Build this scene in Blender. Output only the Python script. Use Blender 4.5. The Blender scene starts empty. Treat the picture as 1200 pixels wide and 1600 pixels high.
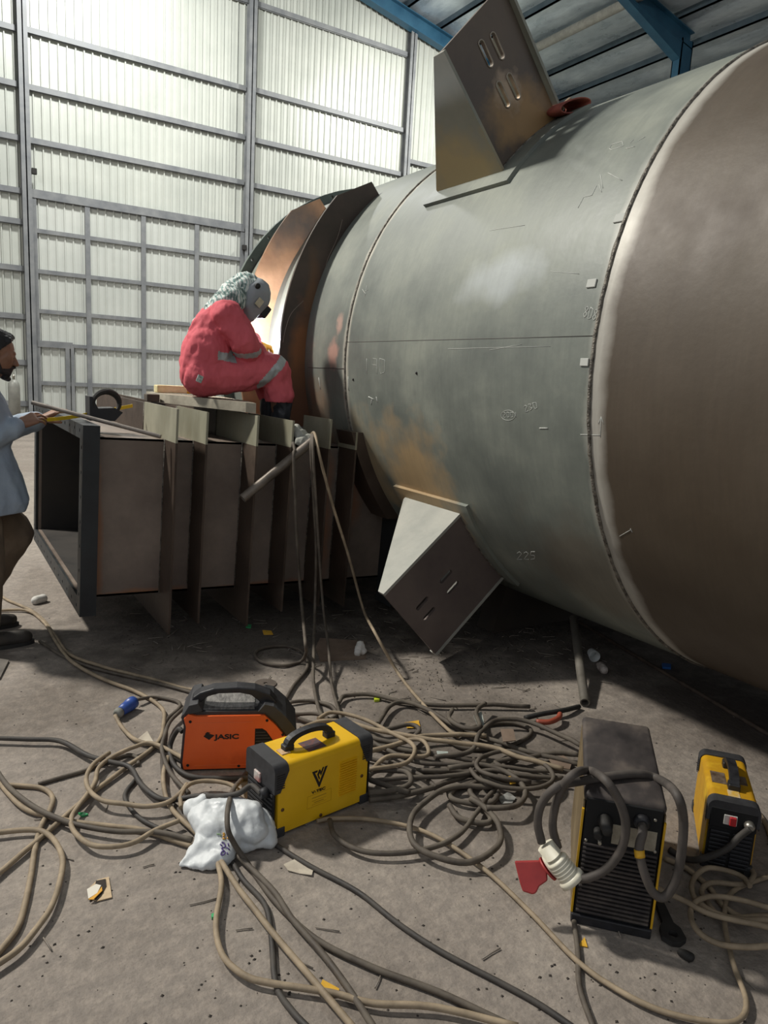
import bpy, bmesh, math, random
import numpy as np
from mathutils import Vector, Matrix, noise, geometry
rnd = random.Random(7)
PI = math.pi
SC = bpy.context.scene
COL = SC.collection

# ------------------------------------------------------------------ camera
PSI, TH, RO, FPX, EYE = 0.5627, 0.1798, -0.0568, 1141.33, 1.55
_f = Vector((math.sin(PSI)*math.cos(TH), math.cos(PSI)*math.cos(TH), -math.sin(TH)))
_r0 = Vector((math.cos(PSI), -math.sin(PSI), 0)); _d0 = _f.cross(_r0)
_r = _r0*math.cos(RO) + _d0*math.sin(RO); _d = _d0*math.cos(RO) - _r0*math.sin(RO)
CAM = Vector((0, 0, EYE))
cd = bpy.data.cameras.new('camera'); cam = bpy.data.objects.new('camera', cd); COL.objects.link(cam)
cd.sensor_fit = 'VERTICAL'; cd.sensor_height = 36; cd.sensor_width = 27; cd.lens = FPX*36/1600
cd.clip_start = 0.05; cd.clip_end = 200
cam.matrix_world = Matrix(((_r.x, -_d.x, -_f.x, 0), (_r.y, -_d.y, -_f.y, 0), (_r.z, -_d.z, -_f.z, EYE), (0, 0, 0, 1)))
SC.camera = cam

def ray(px, py): return _r*((px-600)/FPX) + _d*((py-800)/FPX) + _f
def onz(px, py, z=0.0):
    d = ray(px, py); return CAM + d*((z-EYE)/d.z)
def ony(px, py, y):
    d = ray(px, py); return CAM + d*(y/d.y)
def onp(px, py, p, n):
    d = ray(px, py); return CAM + d*((p-CAM).dot(n)/d.dot(n))

# ------------------------------------------------------------------ materials
def hexc(h):
    h = h.lstrip('#'); c = [int(h[i:i+2], 16)/255 for i in (0, 2, 4)]
    return tuple((x/12.92 if x <= .04045 else ((x+.055)/1.055)**2.4) for x in c) + (1,)
MATS = {}
def mat(name, c1, c2=None, c3=None, scale=4.0, rough=.6, metal=0.0, bump=0.0, bscale=40.0, stretch=None, detail=6, stains=(), spec=.5, coat=0, alpha=1, rvar=.1, extra=None):
    if name in MATS: return MATS[name]
    m = bpy.data.materials.new(name); m.use_nodes = True
    nt = m.node_tree; N = nt.nodes; L = nt.links
    b = N['Principled BSDF']
    b.inputs['Roughness'].default_value = rough; b.inputs['Metallic'].default_value = metal
    b.inputs['Specular IOR Level'].default_value = spec
    if coat: b.inputs['Coat Weight'].default_value = coat
    if alpha < 1: b.inputs['Alpha'].default_value = alpha
    tc = N.new('ShaderNodeTexCoord'); mp = N.new('ShaderNodeMapping')
    L.new(tc.outputs['Object'], mp.inputs['Vector'])
    if stretch: mp.inputs['Scale'].default_value = stretch
    out = None
    if c2:
        n = N.new('ShaderNodeTexNoise'); n.inputs['Scale'].default_value = scale; n.inputs['Detail'].default_value = detail; n.inputs['Roughness'].default_value = .62
        L.new(mp.outputs[0], n.inputs['Vector'])
        r = N.new('ShaderNodeValToRGB'); e = r.color_ramp.elements
        e[0].position = .34; e[0].color = hexc(c1); e[1].position = .66; e[1].color = hexc(c2)
        if c3:
            k = e.new(.5); k.color = hexc(c3)
        L.new(n.outputs['Fac'], r.inputs['Fac']); out = r.outputs['Color']
        if rvar:
            mr = N.new('ShaderNodeMapRange'); mr.inputs['From Min'].default_value = .3; mr.inputs['From Max'].default_value = .7
            mr.inputs['To Min'].default_value = max(.05, rough-rvar); mr.inputs['To Max'].default_value = min(1, rough+rvar)
            L.new(n.outputs['Fac'], mr.inputs['Value']); L.new(mr.outputs[0], b.inputs['Roughness'])
    else:
        rg = N.new('ShaderNodeRGB'); rg.outputs[0].default_value = hexc(c1); out = rg.outputs[0]
    for st in stains:           # worn or dirty patches: (centre, radii, colour, strength, noise scale)
        ctr, rad, colr, stg, nsc = st
        s = N.new('ShaderNodeVectorMath'); s.operation = 'SUBTRACT'; s.inputs[1].default_value = ctr; L.new(tc.outputs['Object'], s.inputs[0])
        dv = N.new('ShaderNodeVectorMath'); dv.operation = 'DIVIDE'; dv.inputs[1].default_value = rad; L.new(s.outputs[0], dv.inputs[0])
        ln = N.new('ShaderNodeVectorMath'); ln.operation = 'LENGTH'; L.new(dv.outputs[0], ln.inputs[0])
        n = N.new('ShaderNodeTexNoise'); n.inputs['Scale'].default_value = nsc; n.inputs['Detail'].default_value = 5; L.new(tc.outputs['Object'], n.inputs['Vector'])
        ad = N.new('ShaderNodeMath'); ad.operation = 'MULTIPLY_ADD'; ad.inputs[1].default_value = 1.6; L.new(n.outputs['Fac'], ad.inputs[0]); L.new(ln.outputs['Value'], ad.inputs[2])
        mr = N.new('ShaderNodeMapRange'); mr.inputs['From Min'].default_value = 1.2; mr.inputs['From Max'].default_value = 1.9; mr.inputs['To Min'].default_value = stg; mr.inputs['To Max'].default_value = 0
        L.new(ad.outputs[0], mr.inputs['Value'])
        mx = N.new('ShaderNodeMixRGB'); mx.inputs[2].default_value = hexc(colr); L.new(mr.outputs[0], mx.inputs[0]); L.new(out, mx.inputs[1]); out = mx.outputs[0]
    if extra: out = extra(N, L, tc, out)
    L.new(out, b.inputs['Base Color'])
    if bump:
        n = N.new('ShaderNodeTexNoise'); n.inputs['Scale'].default_value = bscale; n.inputs['Detail'].default_value = 4; L.new(mp.outputs[0], n.inputs['Vector'])
        bp = N.new('ShaderNodeBump'); bp.inputs['Strength'].default_value = bump; bp.inputs['Distance'].default_value = .02
        L.new(n.outputs['Fac'], bp.inputs['Height']); L.new(bp.outputs[0], b.inputs['Normal'])
    MATS[name] = m
    return m

# ------------------------------------------------------------------ mesh helpers
class MB:
    def __init__(s): s.bm = bmesh.new()
    def faces(s, vs, fs, mi=0):
        v = [s.bm.verts.new(p) for p in vs]; out = []
        for f in fs:
            try:
                q = s.bm.faces.new([v[i] for i in f]); q.material_index = mi; out.append(q)
            except ValueError: pass
        return out
    def box8(s, p, mi=0):       # bottom 4 then top 4
        return s.faces(p, [(3, 2, 1, 0), (4, 5, 6, 7), (0, 1, 5, 4), (1, 2, 6, 5), (2, 3, 7, 6), (3, 0, 4, 7)], mi)
    def box(s, x0, x1, y0, y1, z0, z1, fn=None, mi=0):
        p = [(x0, y0, z0), (x1, y0, z0), (x1, y1, z0), (x0, y1, z0), (x0, y0, z1), (x1, y0, z1), (x1, y1, z1), (x0, y1, z1)]
        if fn: p = [fn(*q) for q in p]
        return s.box8(p, mi)
    def bbox(s, x0, x1, y0, y1, z0, z1, bev=.004, seg=2, fn=None, mi=0):     # bevelled box
        t = bmesh.new(); m = MB.__new__(MB); m.bm = t; m.box(x0, x1, y0, y1, z0, z1)
        bmesh.ops.recalc_face_normals(t, faces=t.faces)
        bmesh.ops.bevel(t, geom=list(t.edges), offset=bev, segments=seg, affect='EDGES', profile=.5)
        s.join(t, fn, mi)
    def join(s, t, fn=None, mi=0):
        t.verts.index_update()
        vs = [fn(*v.co) if fn else v.co.copy() for v in t.verts]
        s.faces(vs, [[v.index for v in f.verts] for f in t.faces], mi); t.free()
    def prism(s, poly, fn, t0, t1, mi=0, holes=()):   # poly in 2-D, fn(a,b,t) -> 3-D
        loops = [list(poly)] + [list(h) for h in holes]
        flat = [p for l in loops for p in l]
        tris = geometry.tessellate_polygon([[Vector((a, b, 0)) for a, b in l] for l in loops])
        n = len(flat)
        v = [s.bm.verts.new(fn(a, b, t0)) for a, b in flat] + [s.bm.verts.new(fn(a, b, t1)) for a, b in flat]
        for t in tris:
            for q in ([v[i] for i in t], [v[i+n] for i in reversed(t)]):
                try: s.bm.faces.new(q).material_index = mi
                except ValueError: pass
        k = 0
        for l in loops:
            for i in range(len(l)):
                a, b = k+i, k+(i+1) % len(l)
                try: s.bm.faces.new([v[a], v[b], v[b+n], v[a+n]]).material_index = mi
                except ValueError: pass
            k += len(l)
    def tube(s, pts, r, seg=8, mi=0, cap=True):
        pts = [Vector(p) for p in pts]; n = len(pts); R = r if hasattr(r, '__len__') else [r]*n
        rings = []; up = None
        for i, p in enumerate(pts):
            t = (pts[min(i+1, n-1)] - pts[max(i-1, 0)])
            if t.length < 1e-9: t = Vector((0, 0, 1))
            t.normalize()
            if up is None: up = t.orthogonal().normalized()
            up = (up - t*up.dot(t))
            if up.length < 1e-6: up = t.orthogonal()
            up.normalize(); sd = t.cross(up)
            rings.append([s.bm.verts.new(p + (up*math.cos(a) + sd*math.sin(a))*R[i]) for a in [2*PI*k/seg for k in range(seg)]])
        for i in range(n-1):
            for k in range(seg):
                f = s.bm.faces.new([rings[i][k], rings[i][(k+1) % seg], rings[i+1][(k+1) % seg], rings[i+1][k]]); f.material_index = mi; f.smooth = True
        if cap:
            s.bm.faces.new(list(reversed(rings[0]))).material_index = mi; s.bm.faces.new(rings[-1]).material_index = mi
    def lathe(s, prof, p0, axis, seg=24, mi=0, smooth=True):   # prof [(t along axis, radius)]
        ax = Vector(axis).normalized(); u = ax.orthogonal().normalized(); w = ax.cross(u); p0 = Vector(p0); rings = []
        for t, r in prof:
            rings.append([s.bm.verts.new(p0 + ax*t + (u*math.cos(2*PI*k/seg) + w*math.sin(2*PI*k/seg))*max(r, 1e-4)) for k in range(seg)])
        for i in range(len(rings)-1):
            for k in range(seg):
                f = s.bm.faces.new([rings[i][k], rings[i][(k+1) % seg], rings[i+1][(k+1) % seg], rings[i+1][k]]); f.material_index = mi; f.smooth = smooth
        s.bm.faces.new(list(reversed(rings[0]))).material_index = mi; s.bm.faces.new(rings[-1]).material_index = mi
    def ball(s, c, r, sub=2, mi=0, sc=(1, 1, 1), rot=None):
        t = bmesh.new(); bmesh.ops.create_icosphere(t, subdivisions=sub, radius=r)
        M = Matrix.Diagonal((*sc, 1))
        if rot: M = rot.to_4x4() @ M
        M = Matrix.Translation(c) @ M
        bmesh.ops.transform(t, matrix=M, verts=t.verts); s.join(t, None, mi)
    def hull(s, spheres, sub=2):
        t = bmesh.new()
        for c, r in spheres:
            g = bmesh.ops.create_icosphere(t, subdivisions=sub, radius=r); bmesh.ops.translate(t, vec=Vector(c), verts=g['verts'])
        h = bmesh.ops.convex_hull(t, input=t.verts)
        bad = [e for e in set(h['geom_interior']) | set(h['geom_unused']) if isinstance(e, bmesh.types.BMVert)]
        bmesh.ops.delete(t, geom=bad, context='VERTS')
        s.join(t)
    def build(s, name, mats, parent=None, smooth=False, origin=None):
        bmesh.ops.recalc_face_normals(s.bm, faces=s.bm.faces)
        me = bpy.data.meshes.new(name); s.bm.to_mesh(me); s.bm.free()
        if not isinstance(mats, (list, tuple)): mats = [mats]
        for m in mats: me.materials.append(m)
        if smooth:
            for p in me.polygons: p.use_smooth = True
        return link(name, me, parent, origin)
def link(name, me, parent=None, origin=None):
    o = bpy.data.objects.new(name, me); COL.objects.link(o)
    if origin is not None:
        me.transform(Matrix.Translation(-Vector(origin))); o.location = origin
    if parent is not None:
        if origin is None:
            me.transform(abs_mat(parent).inverted())
        else:
            o.location = abs_mat(parent).inverted() @ Vector(origin)
        o.parent = parent
    return o
def abs_mat(o):
    M = Matrix.LocRotScale(o.location, o.rotation_euler, o.scale)
    return abs_mat(o.parent) @ M if o.parent else M
def shade_auto(o, ang=35):
    for p in o.data.polygons: p.use_smooth = True
    o.data.set_sharp_from_angle(angle=math.radians(ang))
    return o
def tag(o, label=None, cat=None, group=None, kind=None):
    if label: o['label'] = label
    if cat: o['category'] = cat
    if group: o['group'] = group
    if kind: o['kind'] = kind
    return o
def empty(name, loc, label=None, cat=None, group=None, rz=0, kind=None):
    o = bpy.data.objects.new(name, None); COL.objects.link(o); o.location = loc; o.rotation_euler = (0, 0, rz); o.empty_display_size = .1
    return tag(o, label, cat, group, kind)
def catmull(P, n=8):
    P = [Vector(p) for p in P]
    if len(P) < 3: return P
    Q = [P[0]*2-P[1]] + P + [P[-1]*2-P[-2]]; out = []
    for i in range(1, len(Q)-2):
        a, b, c, d = Q[i-1:i+3]
        for k in range(n):
            t = k/n
            out.append(.5*((2*b) + (c-a)*t + (2*a-5*b+4*c-d)*t*t + (3*b-a-3*c+d)*t**3))
    out.append(P[-1]); return out
def textmesh(body, size, name, m, M, parent, extrude=.0006, bold=0):
    cu = bpy.data.curves.new(name, 'FONT'); cu.body = body; cu.size = size; cu.extrude = extrude; cu.align_x = 'CENTER'; cu.align_y = 'CENTER'; cu.offset = bold
    t = bpy.data.objects.new(name, cu); COL.objects.link(t)
    dg = bpy.context.evaluated_depsgraph_get(); me = bpy.data.meshes.new_from_object(t.evaluated_get(dg))
    bpy.data.objects.remove(t); bpy.data.curves.remove(cu)
    me.transform(M); me.materials.clear(); me.materials.append(m); me.name = name
    return link(name, me, parent)
def frame(o, x, z):      # matrix with local x, local up z -> text lies in x/z plane, normal = x cross z
    x = Vector(x).normalized(); z = Vector(z).normalized(); n = x.cross(z)
    return Matrix(((x.x, z.x, n.x, o[0]), (x.y, z.y, n.y, o[1]), (x.z, z.z, n.z, o[2]), (0, 0, 0, 1)))
def remeshed(mb, voxel, smooth=4, name='tmp'):
    me = bpy.data.meshes.new(name); bmesh.ops.recalc_face_normals(mb.bm, faces=mb.bm.faces); mb.bm.to_mesh(me); mb.bm.free()
    o = bpy.data.objects.new(name, me); COL.objects.link(o)
    r = o.modifiers.new('r', 'REMESH'); r.mode = 'VOXEL'; r.voxel_size = voxel
    s = o.modifiers.new('s', 'SMOOTH'); s.iterations = smooth; s.factor = .5
    dg = bpy.context.evaluated_depsgraph_get(); out = bpy.data.meshes.new_from_object(o.evaluated_get(dg))
    bpy.data.objects.remove(o); bpy.data.meshes.remove(me)
    for p in out.polygons: p.use_smooth = True
    out.name = name
    return out
def folds(me, amp, sc, seed=0.0, stretch=(1, 1, 1)):
    n = len(me.vertices); co = np.empty(n*3); no = np.empty(n*3)
    me.vertices.foreach_get('co', co); me.vertex_normals.foreach_get('vector', no)
    co = co.reshape(-1, 3); no = no.reshape(-1, 3); out = co.copy()
    for i in range(n):
        p = co[i]; q = Vector((p[0]*sc*stretch[0]+seed, p[1]*sc*stretch[1], p[2]*sc*stretch[2]))
        v = noise.noise(q); w = noise.noise(q*2.3)
        h = (1-abs(v)*2)*.6 + w*.4
        out[i] = p + no[i]*h*amp
    me.vertices.foreach_set('co', out.ravel()); me.update()

# ------------------------------------------------------------------ palette
M_floor = None
M_blk = mat('black_plastic', '#17171a', '#232327', scale=30, rough=.55, bump=.05)
M_rub = mat('dark_rubber', '#1b1a19', '#2c2a27', scale=30, rough=.75)
M_cabg = mat('grey_cable', '#443c34', '#625a4f', scale=14, rough=.75)
M_cabt = mat('tan_cable', '#7a6c58', '#a08f77', scale=14, rough=.75)
M_cabd = mat('dark_cable', '#2b2826', '#48433d', scale=14, rough=.7)
M_beam = mat('grey_painted_steel', '#74777a', '#8a8c8c', scale=3, rough=.55, metal=.1)
M_blue = mat('blue_painted_steel', '#28546f', '#356680', scale=2, rough=.5)
M_steel = mat('bare_steel', '#5a524a', '#7d746a', scale=9, rough=.5, metal=.4, bump=.05)
M_chalk = mat('chalk', '#b9bbb5', rough=.95)
M_brass = mat('bright_metal', '#a8a49a', rough=.35, metal=.8)

# ================================================================== SETTING
YW = 21.2
# floor ---------------------------------------------------------------
def floor_extra(N, L, tc, col):
    v = N.new('ShaderNodeTexNoise'); v.inputs['Scale'].default_value = 22; v.inputs['Detail'].default_value = 5; v.inputs['Roughness'].default_value = .7; L.new(tc.outputs['Object'], v.inputs['Vector'])
    r = N.new('ShaderNodeValToRGB'); e = r.color_ramp.elements; e[0].position = .42; e[0].color = (.84, .84, .84, 1); e[1].position = .68; e[1].color = (1.2, 1.19, 1.17, 1)
    L.new(v.outputs['Fac'], r.inputs['Fac'])
    m = N.new('ShaderNodeMixRGB'); m.blend_type = 'MULTIPLY'; m.inputs[0].default_value = 1; L.new(col, m.inputs[1]); L.new(r.outputs[0], m.inputs[2])
    # fine grit
    g = N.new('ShaderNodeTexNoise'); g.inputs['Scale'].default_value = 160; g.inputs['Detail'].default_value = 3; L.new(tc.outputs['Object'], g.inputs['Vector'])
    rg = N.new('ShaderNodeValToRGB'); e = rg.color_ramp.elements; e[0].position = .28; e[0].color = (.75, .75, .75, 1); e[1].position = .42; e[1].color = (1, 1, 1, 1); L.new(g.outputs['Fac'], rg.inputs['Fac'])
    m2 = N.new('ShaderNodeMixRGB'); m2.blend_type = 'MULTIPLY'; m2.inputs[0].default_value = 1; L.new(m.outputs[0], m2.inputs[1]); L.new(rg.outputs[0], m2.inputs[2])
    return m2.outputs[0]
M_floor = mat('concrete', '#7b7269', '#968d83', c3='#898077', scale=1.3, rough=.85, bump=.25, bscale=55, detail=8, extra=floor_extra,
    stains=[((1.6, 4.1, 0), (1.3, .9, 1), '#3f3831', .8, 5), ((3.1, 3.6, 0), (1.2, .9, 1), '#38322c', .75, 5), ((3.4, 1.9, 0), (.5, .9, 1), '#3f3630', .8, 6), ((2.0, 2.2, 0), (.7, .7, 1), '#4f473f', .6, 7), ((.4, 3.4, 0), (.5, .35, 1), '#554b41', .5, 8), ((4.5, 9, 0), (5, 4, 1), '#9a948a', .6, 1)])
b = MB(); b.box(-40, 31, -40, YW+.3, -.15, 0)
tag(b.build('floor', M_floor), kind='structure')

# back wall --------------------------------------------------------------
M_sheet = mat('wall_sheet', '#b9bdb5', '#c9ccc3', scale=.6, rough=.38, spec=.5, rvar=.06)
M_sheet2 = mat('door_sheet', '#bfc3bc', '#cbcec7', scale=.8, rough=.45, spec=.4, rvar=.06)
def ribbed(x0, x1, z0, z1, y, pitch=.2, dep=.045, zt=None):
    mb = MB(); n = int(round((x1-x0)/pitch)); prof = []
    for i in range(n):
        a = x0 + i*pitch
        prof += [(a, 0), (a+pitch*.72, 0), (a+pitch*.80, -dep), (a+pitch*.92, -dep)]
    prof.append((x0+n*pitch, 0))
    zz = zt or (lambda x: z1)
    vs = []
    for x, d in prof: vs += [(x, y+d, z0), (x, y+d, zz(x))]
    fs = [(2*i, 2*i+2, 2*i+3, 2*i+1) for i in range(len(prof)-1)]
    mb.faces(vs, fs)
    # outer skin so that the sheet has a thickness
    k = len(vs); vs2 = [(x, y+.03, z) for x, yy, z in vs]; mb.faces(vs2, [tuple(reversed(f)) for f in fs])
    return mb
RX = lambda x: (12.35 - .2*(x-12.4)) if x > 3 else (12.35+1.88 - .2*(3-x))     # rafter underside line
wall = empty('wall_back', (8, YW, 0), kind='structure')
ribbed(-9.4, 2.4, 0, 0, YW+.12, zt=lambda x: RX(x)+.6).build('wall_sheet', M_sheet, wall)
ribbed(2.4, 8.2, 5.66, 0, YW+.12, zt=lambda x: RX(x)+.6).build('wall_sheet', M_sheet, wall)
ribbed(8.2, 30.4, 0, 0, YW+.12, zt=lambda x: RX(x)+.6).build('wall_sheet', M_sheet, wall)
def hbeam(parent, x0, x1, z, y0, h=.13, d=.07, name='girt', m=M_beam):
    mb = MB(); mb.box(x0, x1, y0-d, y0, z-h/2, z+h/2); mb.box(x0, x1, y0-d*.45, y0-d*.35, z-h/2-.02, z-h/2); return mb.build(name, m, parent)
def vbeam(parent, x, z0, z1, y0, w=.2, d=.2, name='column', m=M_beam):
    mb = MB(); mb.box(x-w/2, x+w/2, y0-d, y0-d+.025, z0, z1); mb.box(x-w/2, x+w/2, y0-.025, y0, z0, z1); mb.box(x-.015, x+.015, y0-d, y0, z0, z1); return mb.build(name, m, parent)
GY = YW + .07
for x0, x1, zs in [(-3.5, 2.25, (9.29, 8.06, 6.85, 5.63, 4.9, 3.78, 2.6, 1.45, .4, 11.56)), (2.45, 8.02, (11.56, 9.33, 8.06, 6.85)), (8.24, 13.3, (11.56, 9.36, 8.05, 6.83, 5.58, 4.4, 3.2, 2.0, .8)), (13.5, 30.2, (8.5, 7.3, 6.1, 4.9, 3.2)), (-9.2, -3.7, (9.29, 8.06, 6.85, 5.63, 4.4, 3.2, 2.0))]:
    for z in zs: hbeam(wall, x0, x1, z, GY)
hbeam(wall, 2.45, 8.02, 5.6, GY, h=.2, d=.16, name='door_lintel')
for x in (-9.3, -3.6, 2.35, 8.13, 13.4): vbeam(wall, x, 0, RX(x)+.1, GY, w=.22, d=.24)
# big sliding door -----------------------------------------------------
door = empty('door_1', (5.2, YW, 0), kind='structure')
ribbed(2.45, 8.05, 0.02, 5.5, YW+.02, pitch=.2, dep=.03).build('door_sheet', M_sheet2, door)
DY = YW - .012
for x in (2.5, 3.76, 5.18, 6.64, 7.98):
    vb = MB(); vb.box(x-.06, x+.06, DY-.06, DY, .02, 5.5); vb.build('stile', M_beam, door)
for z in (4.73, 3.75, 2.77, .95, .08):
    vb = MB(); vb.box(2.5, 8.0, DY-.05, DY, z-.05, z+.05); vb.build('rail', M_beam, door)
vb = MB(); vb.box(2.5, 3.34, DY-.07, DY, 1.87, 2.03); vb.box(3.34, 7.98, DY-.05, DY, 1.9, 1.99); vb.box(3.16, 3.26, DY-.08, DY, .02, 1.87); vb.box(3.29, 3.37, DY-.08, DY, .02, 1.95); vb.build('wicket_frame', M_beam, door)
for x, z in [(8.0, 5.05), (2.52, 6.1)]:
    vb = MB(); vb.bbox(x-.06, x+.06, DY-.2, DY-.1, z-.07, z+.07, .01); vb.build('door_bracket', M_rub, door)

# right wall ----------------------------------------------------------------
M_dkwall = mat('dark_side_sheet', '#5b5560', '#6b646c', scale=1, rough=.6)
wr = empty('wall_right', (30.3, 9, 0), kind='structure')
mb = MB(); prof = []
for i in range(125): 
    a = -4 + i*.2; prof += [(a, 0), (a+.14, 0), (a+.16, -.04), (a+.185, -.04)]
vs = []
for y, d in prof: vs += [(30.4+d, y, 0), (30.4+d, y, 9.4)]
mb.faces(vs, [(2*i, 2*i+1, 2*i+3, 2*i+2) for i in range(len(prof)-1)])
mb.faces([(30.45, -4, 0), (30.45, YW+.2, 0), (30.45, YW+.2, 9.4), (30.45, -4, 9.4)], [(0, 1, 2, 3)])
mb.build('side_sheet', M_dkwall, wr)
for y in (3, 9, 15):
    vb = MB(); vb.box(18.25, 18.72, y-.14, y-.11, 0, 11.3); vb.box(18.25, 18.72, y+.11, y+.14, 0, 11.3); vb.box(18.25, 18.29, y-.14, y+.14, 0, 11.3); vb.box(18.68, 18.72, y-.14, y+.14, 0, 11.3); vb.box(18.3, 18.7, y-.015, y+.015, 0, 11.3); vb.build('column', M_blue, wr)
for z in (8.6, 7.4, 6.2): 
    vb = MB(); vb.box(30.22, 30.34, -3.5, YW, z-.08, z+.08); vb.build('girt', M_beam, wr)
# roof -----------------------------------------------------------------------
roof = empty('ceiling', (3, 9, 14), kind='structure')
M_foil = mat('foil_insulation', '#aebcc6', '#d3dfe6', c3='#bfccd5', scale=2.2, rough=.33, metal=.25, bump=1.0, bscale=4.5, stretch=(1, .45, 1), rvar=.12)
M_purl = mat('purlin_steel', '#3f4f5a', '#55646d', scale=3, rough=.55)
mb = MB()       # quilted foil sagging between the purlins
xs = [3 + 1.25*i for i in range(22)]
NY = 60
def foil(xs_, sgn):
    pts = []
    cols = []
    for i in range(len(xs_)-1):
        for k in range(8): cols.append((xs_[i] + (xs_[i+1]-xs_[i])*k/8, k/8))
    cols.append((xs_[-1], 0))
    grid = []
    for x, t in cols:
        row = []
        for j in range(NY+1):
            y = -4 + (YW+4.2)*j/NY
            sag = math.sin(PI*t)*(.10+.07*noise.noise(Vector((x*.8, y*.9, 3)))) + .02*noise.noise(Vector((x*3, y*2.1, 0)))*math.sin(PI*t)
            row.append(mb.bm.verts.new((x, y, RX(x)+.64-sag)))
        grid.append(row)
    for i in range(len(grid)-1):
        for j in range(NY):
            f = mb.bm.faces.new([grid[i][j], grid[i+1][j], grid[i+1][j+1], grid[i][j+1]]); f.smooth = True
foil(xs + [30.4], 1); foil([3, 1.5, 0, -1.5, -3, -4.5, -6, -7.5, -9.4], -1)
mb.build('foil_lining', M_foil, roof)
mb = MB()
for a, b_ in ((3, 30.45), (-9.4, 3)):
    mb.box8([(a, -4, RX(a)+.70), (b_, -4, RX(b_)+.70), (b_, YW+.3, RX(b_)+.70), (a, YW+.3, RX(a)+.70), (a, -4, RX(a)+.74), (b_, -4, RX(b_)+.74), (b_, YW+.3, RX(b_)+.74), (a, YW+.3, RX(a)+.74)])
mb.build('roof_sheet', M_beam, roof)
for x in xs[:] + [1.5, 0, -1.5, -3, -4.5, -6, -7.5]:
    z = RX(x)+.46; vb = MB(); vb.box(x-.035, x+.035, -4, YW, z, z+.19); vb.box(x-.035, x+.05, -4, YW, z, z+.02); vb.build('purlin', M_purl, roof)
for y in (3, 9, 15, 21.0):
    vb = MB()
    for a, b_ in ((3, 18.72 if y < 20 else 30.2), (-9.4, 3)):
        def sect(y0, y1, o0, o1):
            vb.box8([(a, y0, RX(a)+o0), (b_, y0, RX(b_)+o0), (b_, y1, RX(b_)+o0), (a, y1, RX(a)+o0), (a, y0, RX(a)+o1), (b_, y0, RX(b_)+o1), (b_, y1, RX(b_)+o1), (a, y1, RX(a)+o1)])
        sect(y-.14, y+.14, 0, .03); sect(y-.14, y+.14, .43, .46); sect(y-.012, y+.012, .03, .43)
    if y < 20:      # haunch at the knee
        vb.prism([(15.6, RX(15.6)), (18.25, RX(18.25)), (18.25, RX(18.25)-.42), (17.9, RX(17.9)-.36)], lambda u, w, t: (u, t, w), y-.13, y+.13)
    vb.build('rafter', M_blue, roof)
vb = MB(); vb.tube([(16.45, -3, RX(16.45)+.28), (16.45, YW-.4, RX(16.45)+.28)], .13, 12); vb.build('duct_sleeve', mat('pale_lagging', '#8b8a84', '#a5a39c', scale=6, rough=.8, bump=.5, bscale=14), roof)

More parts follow.
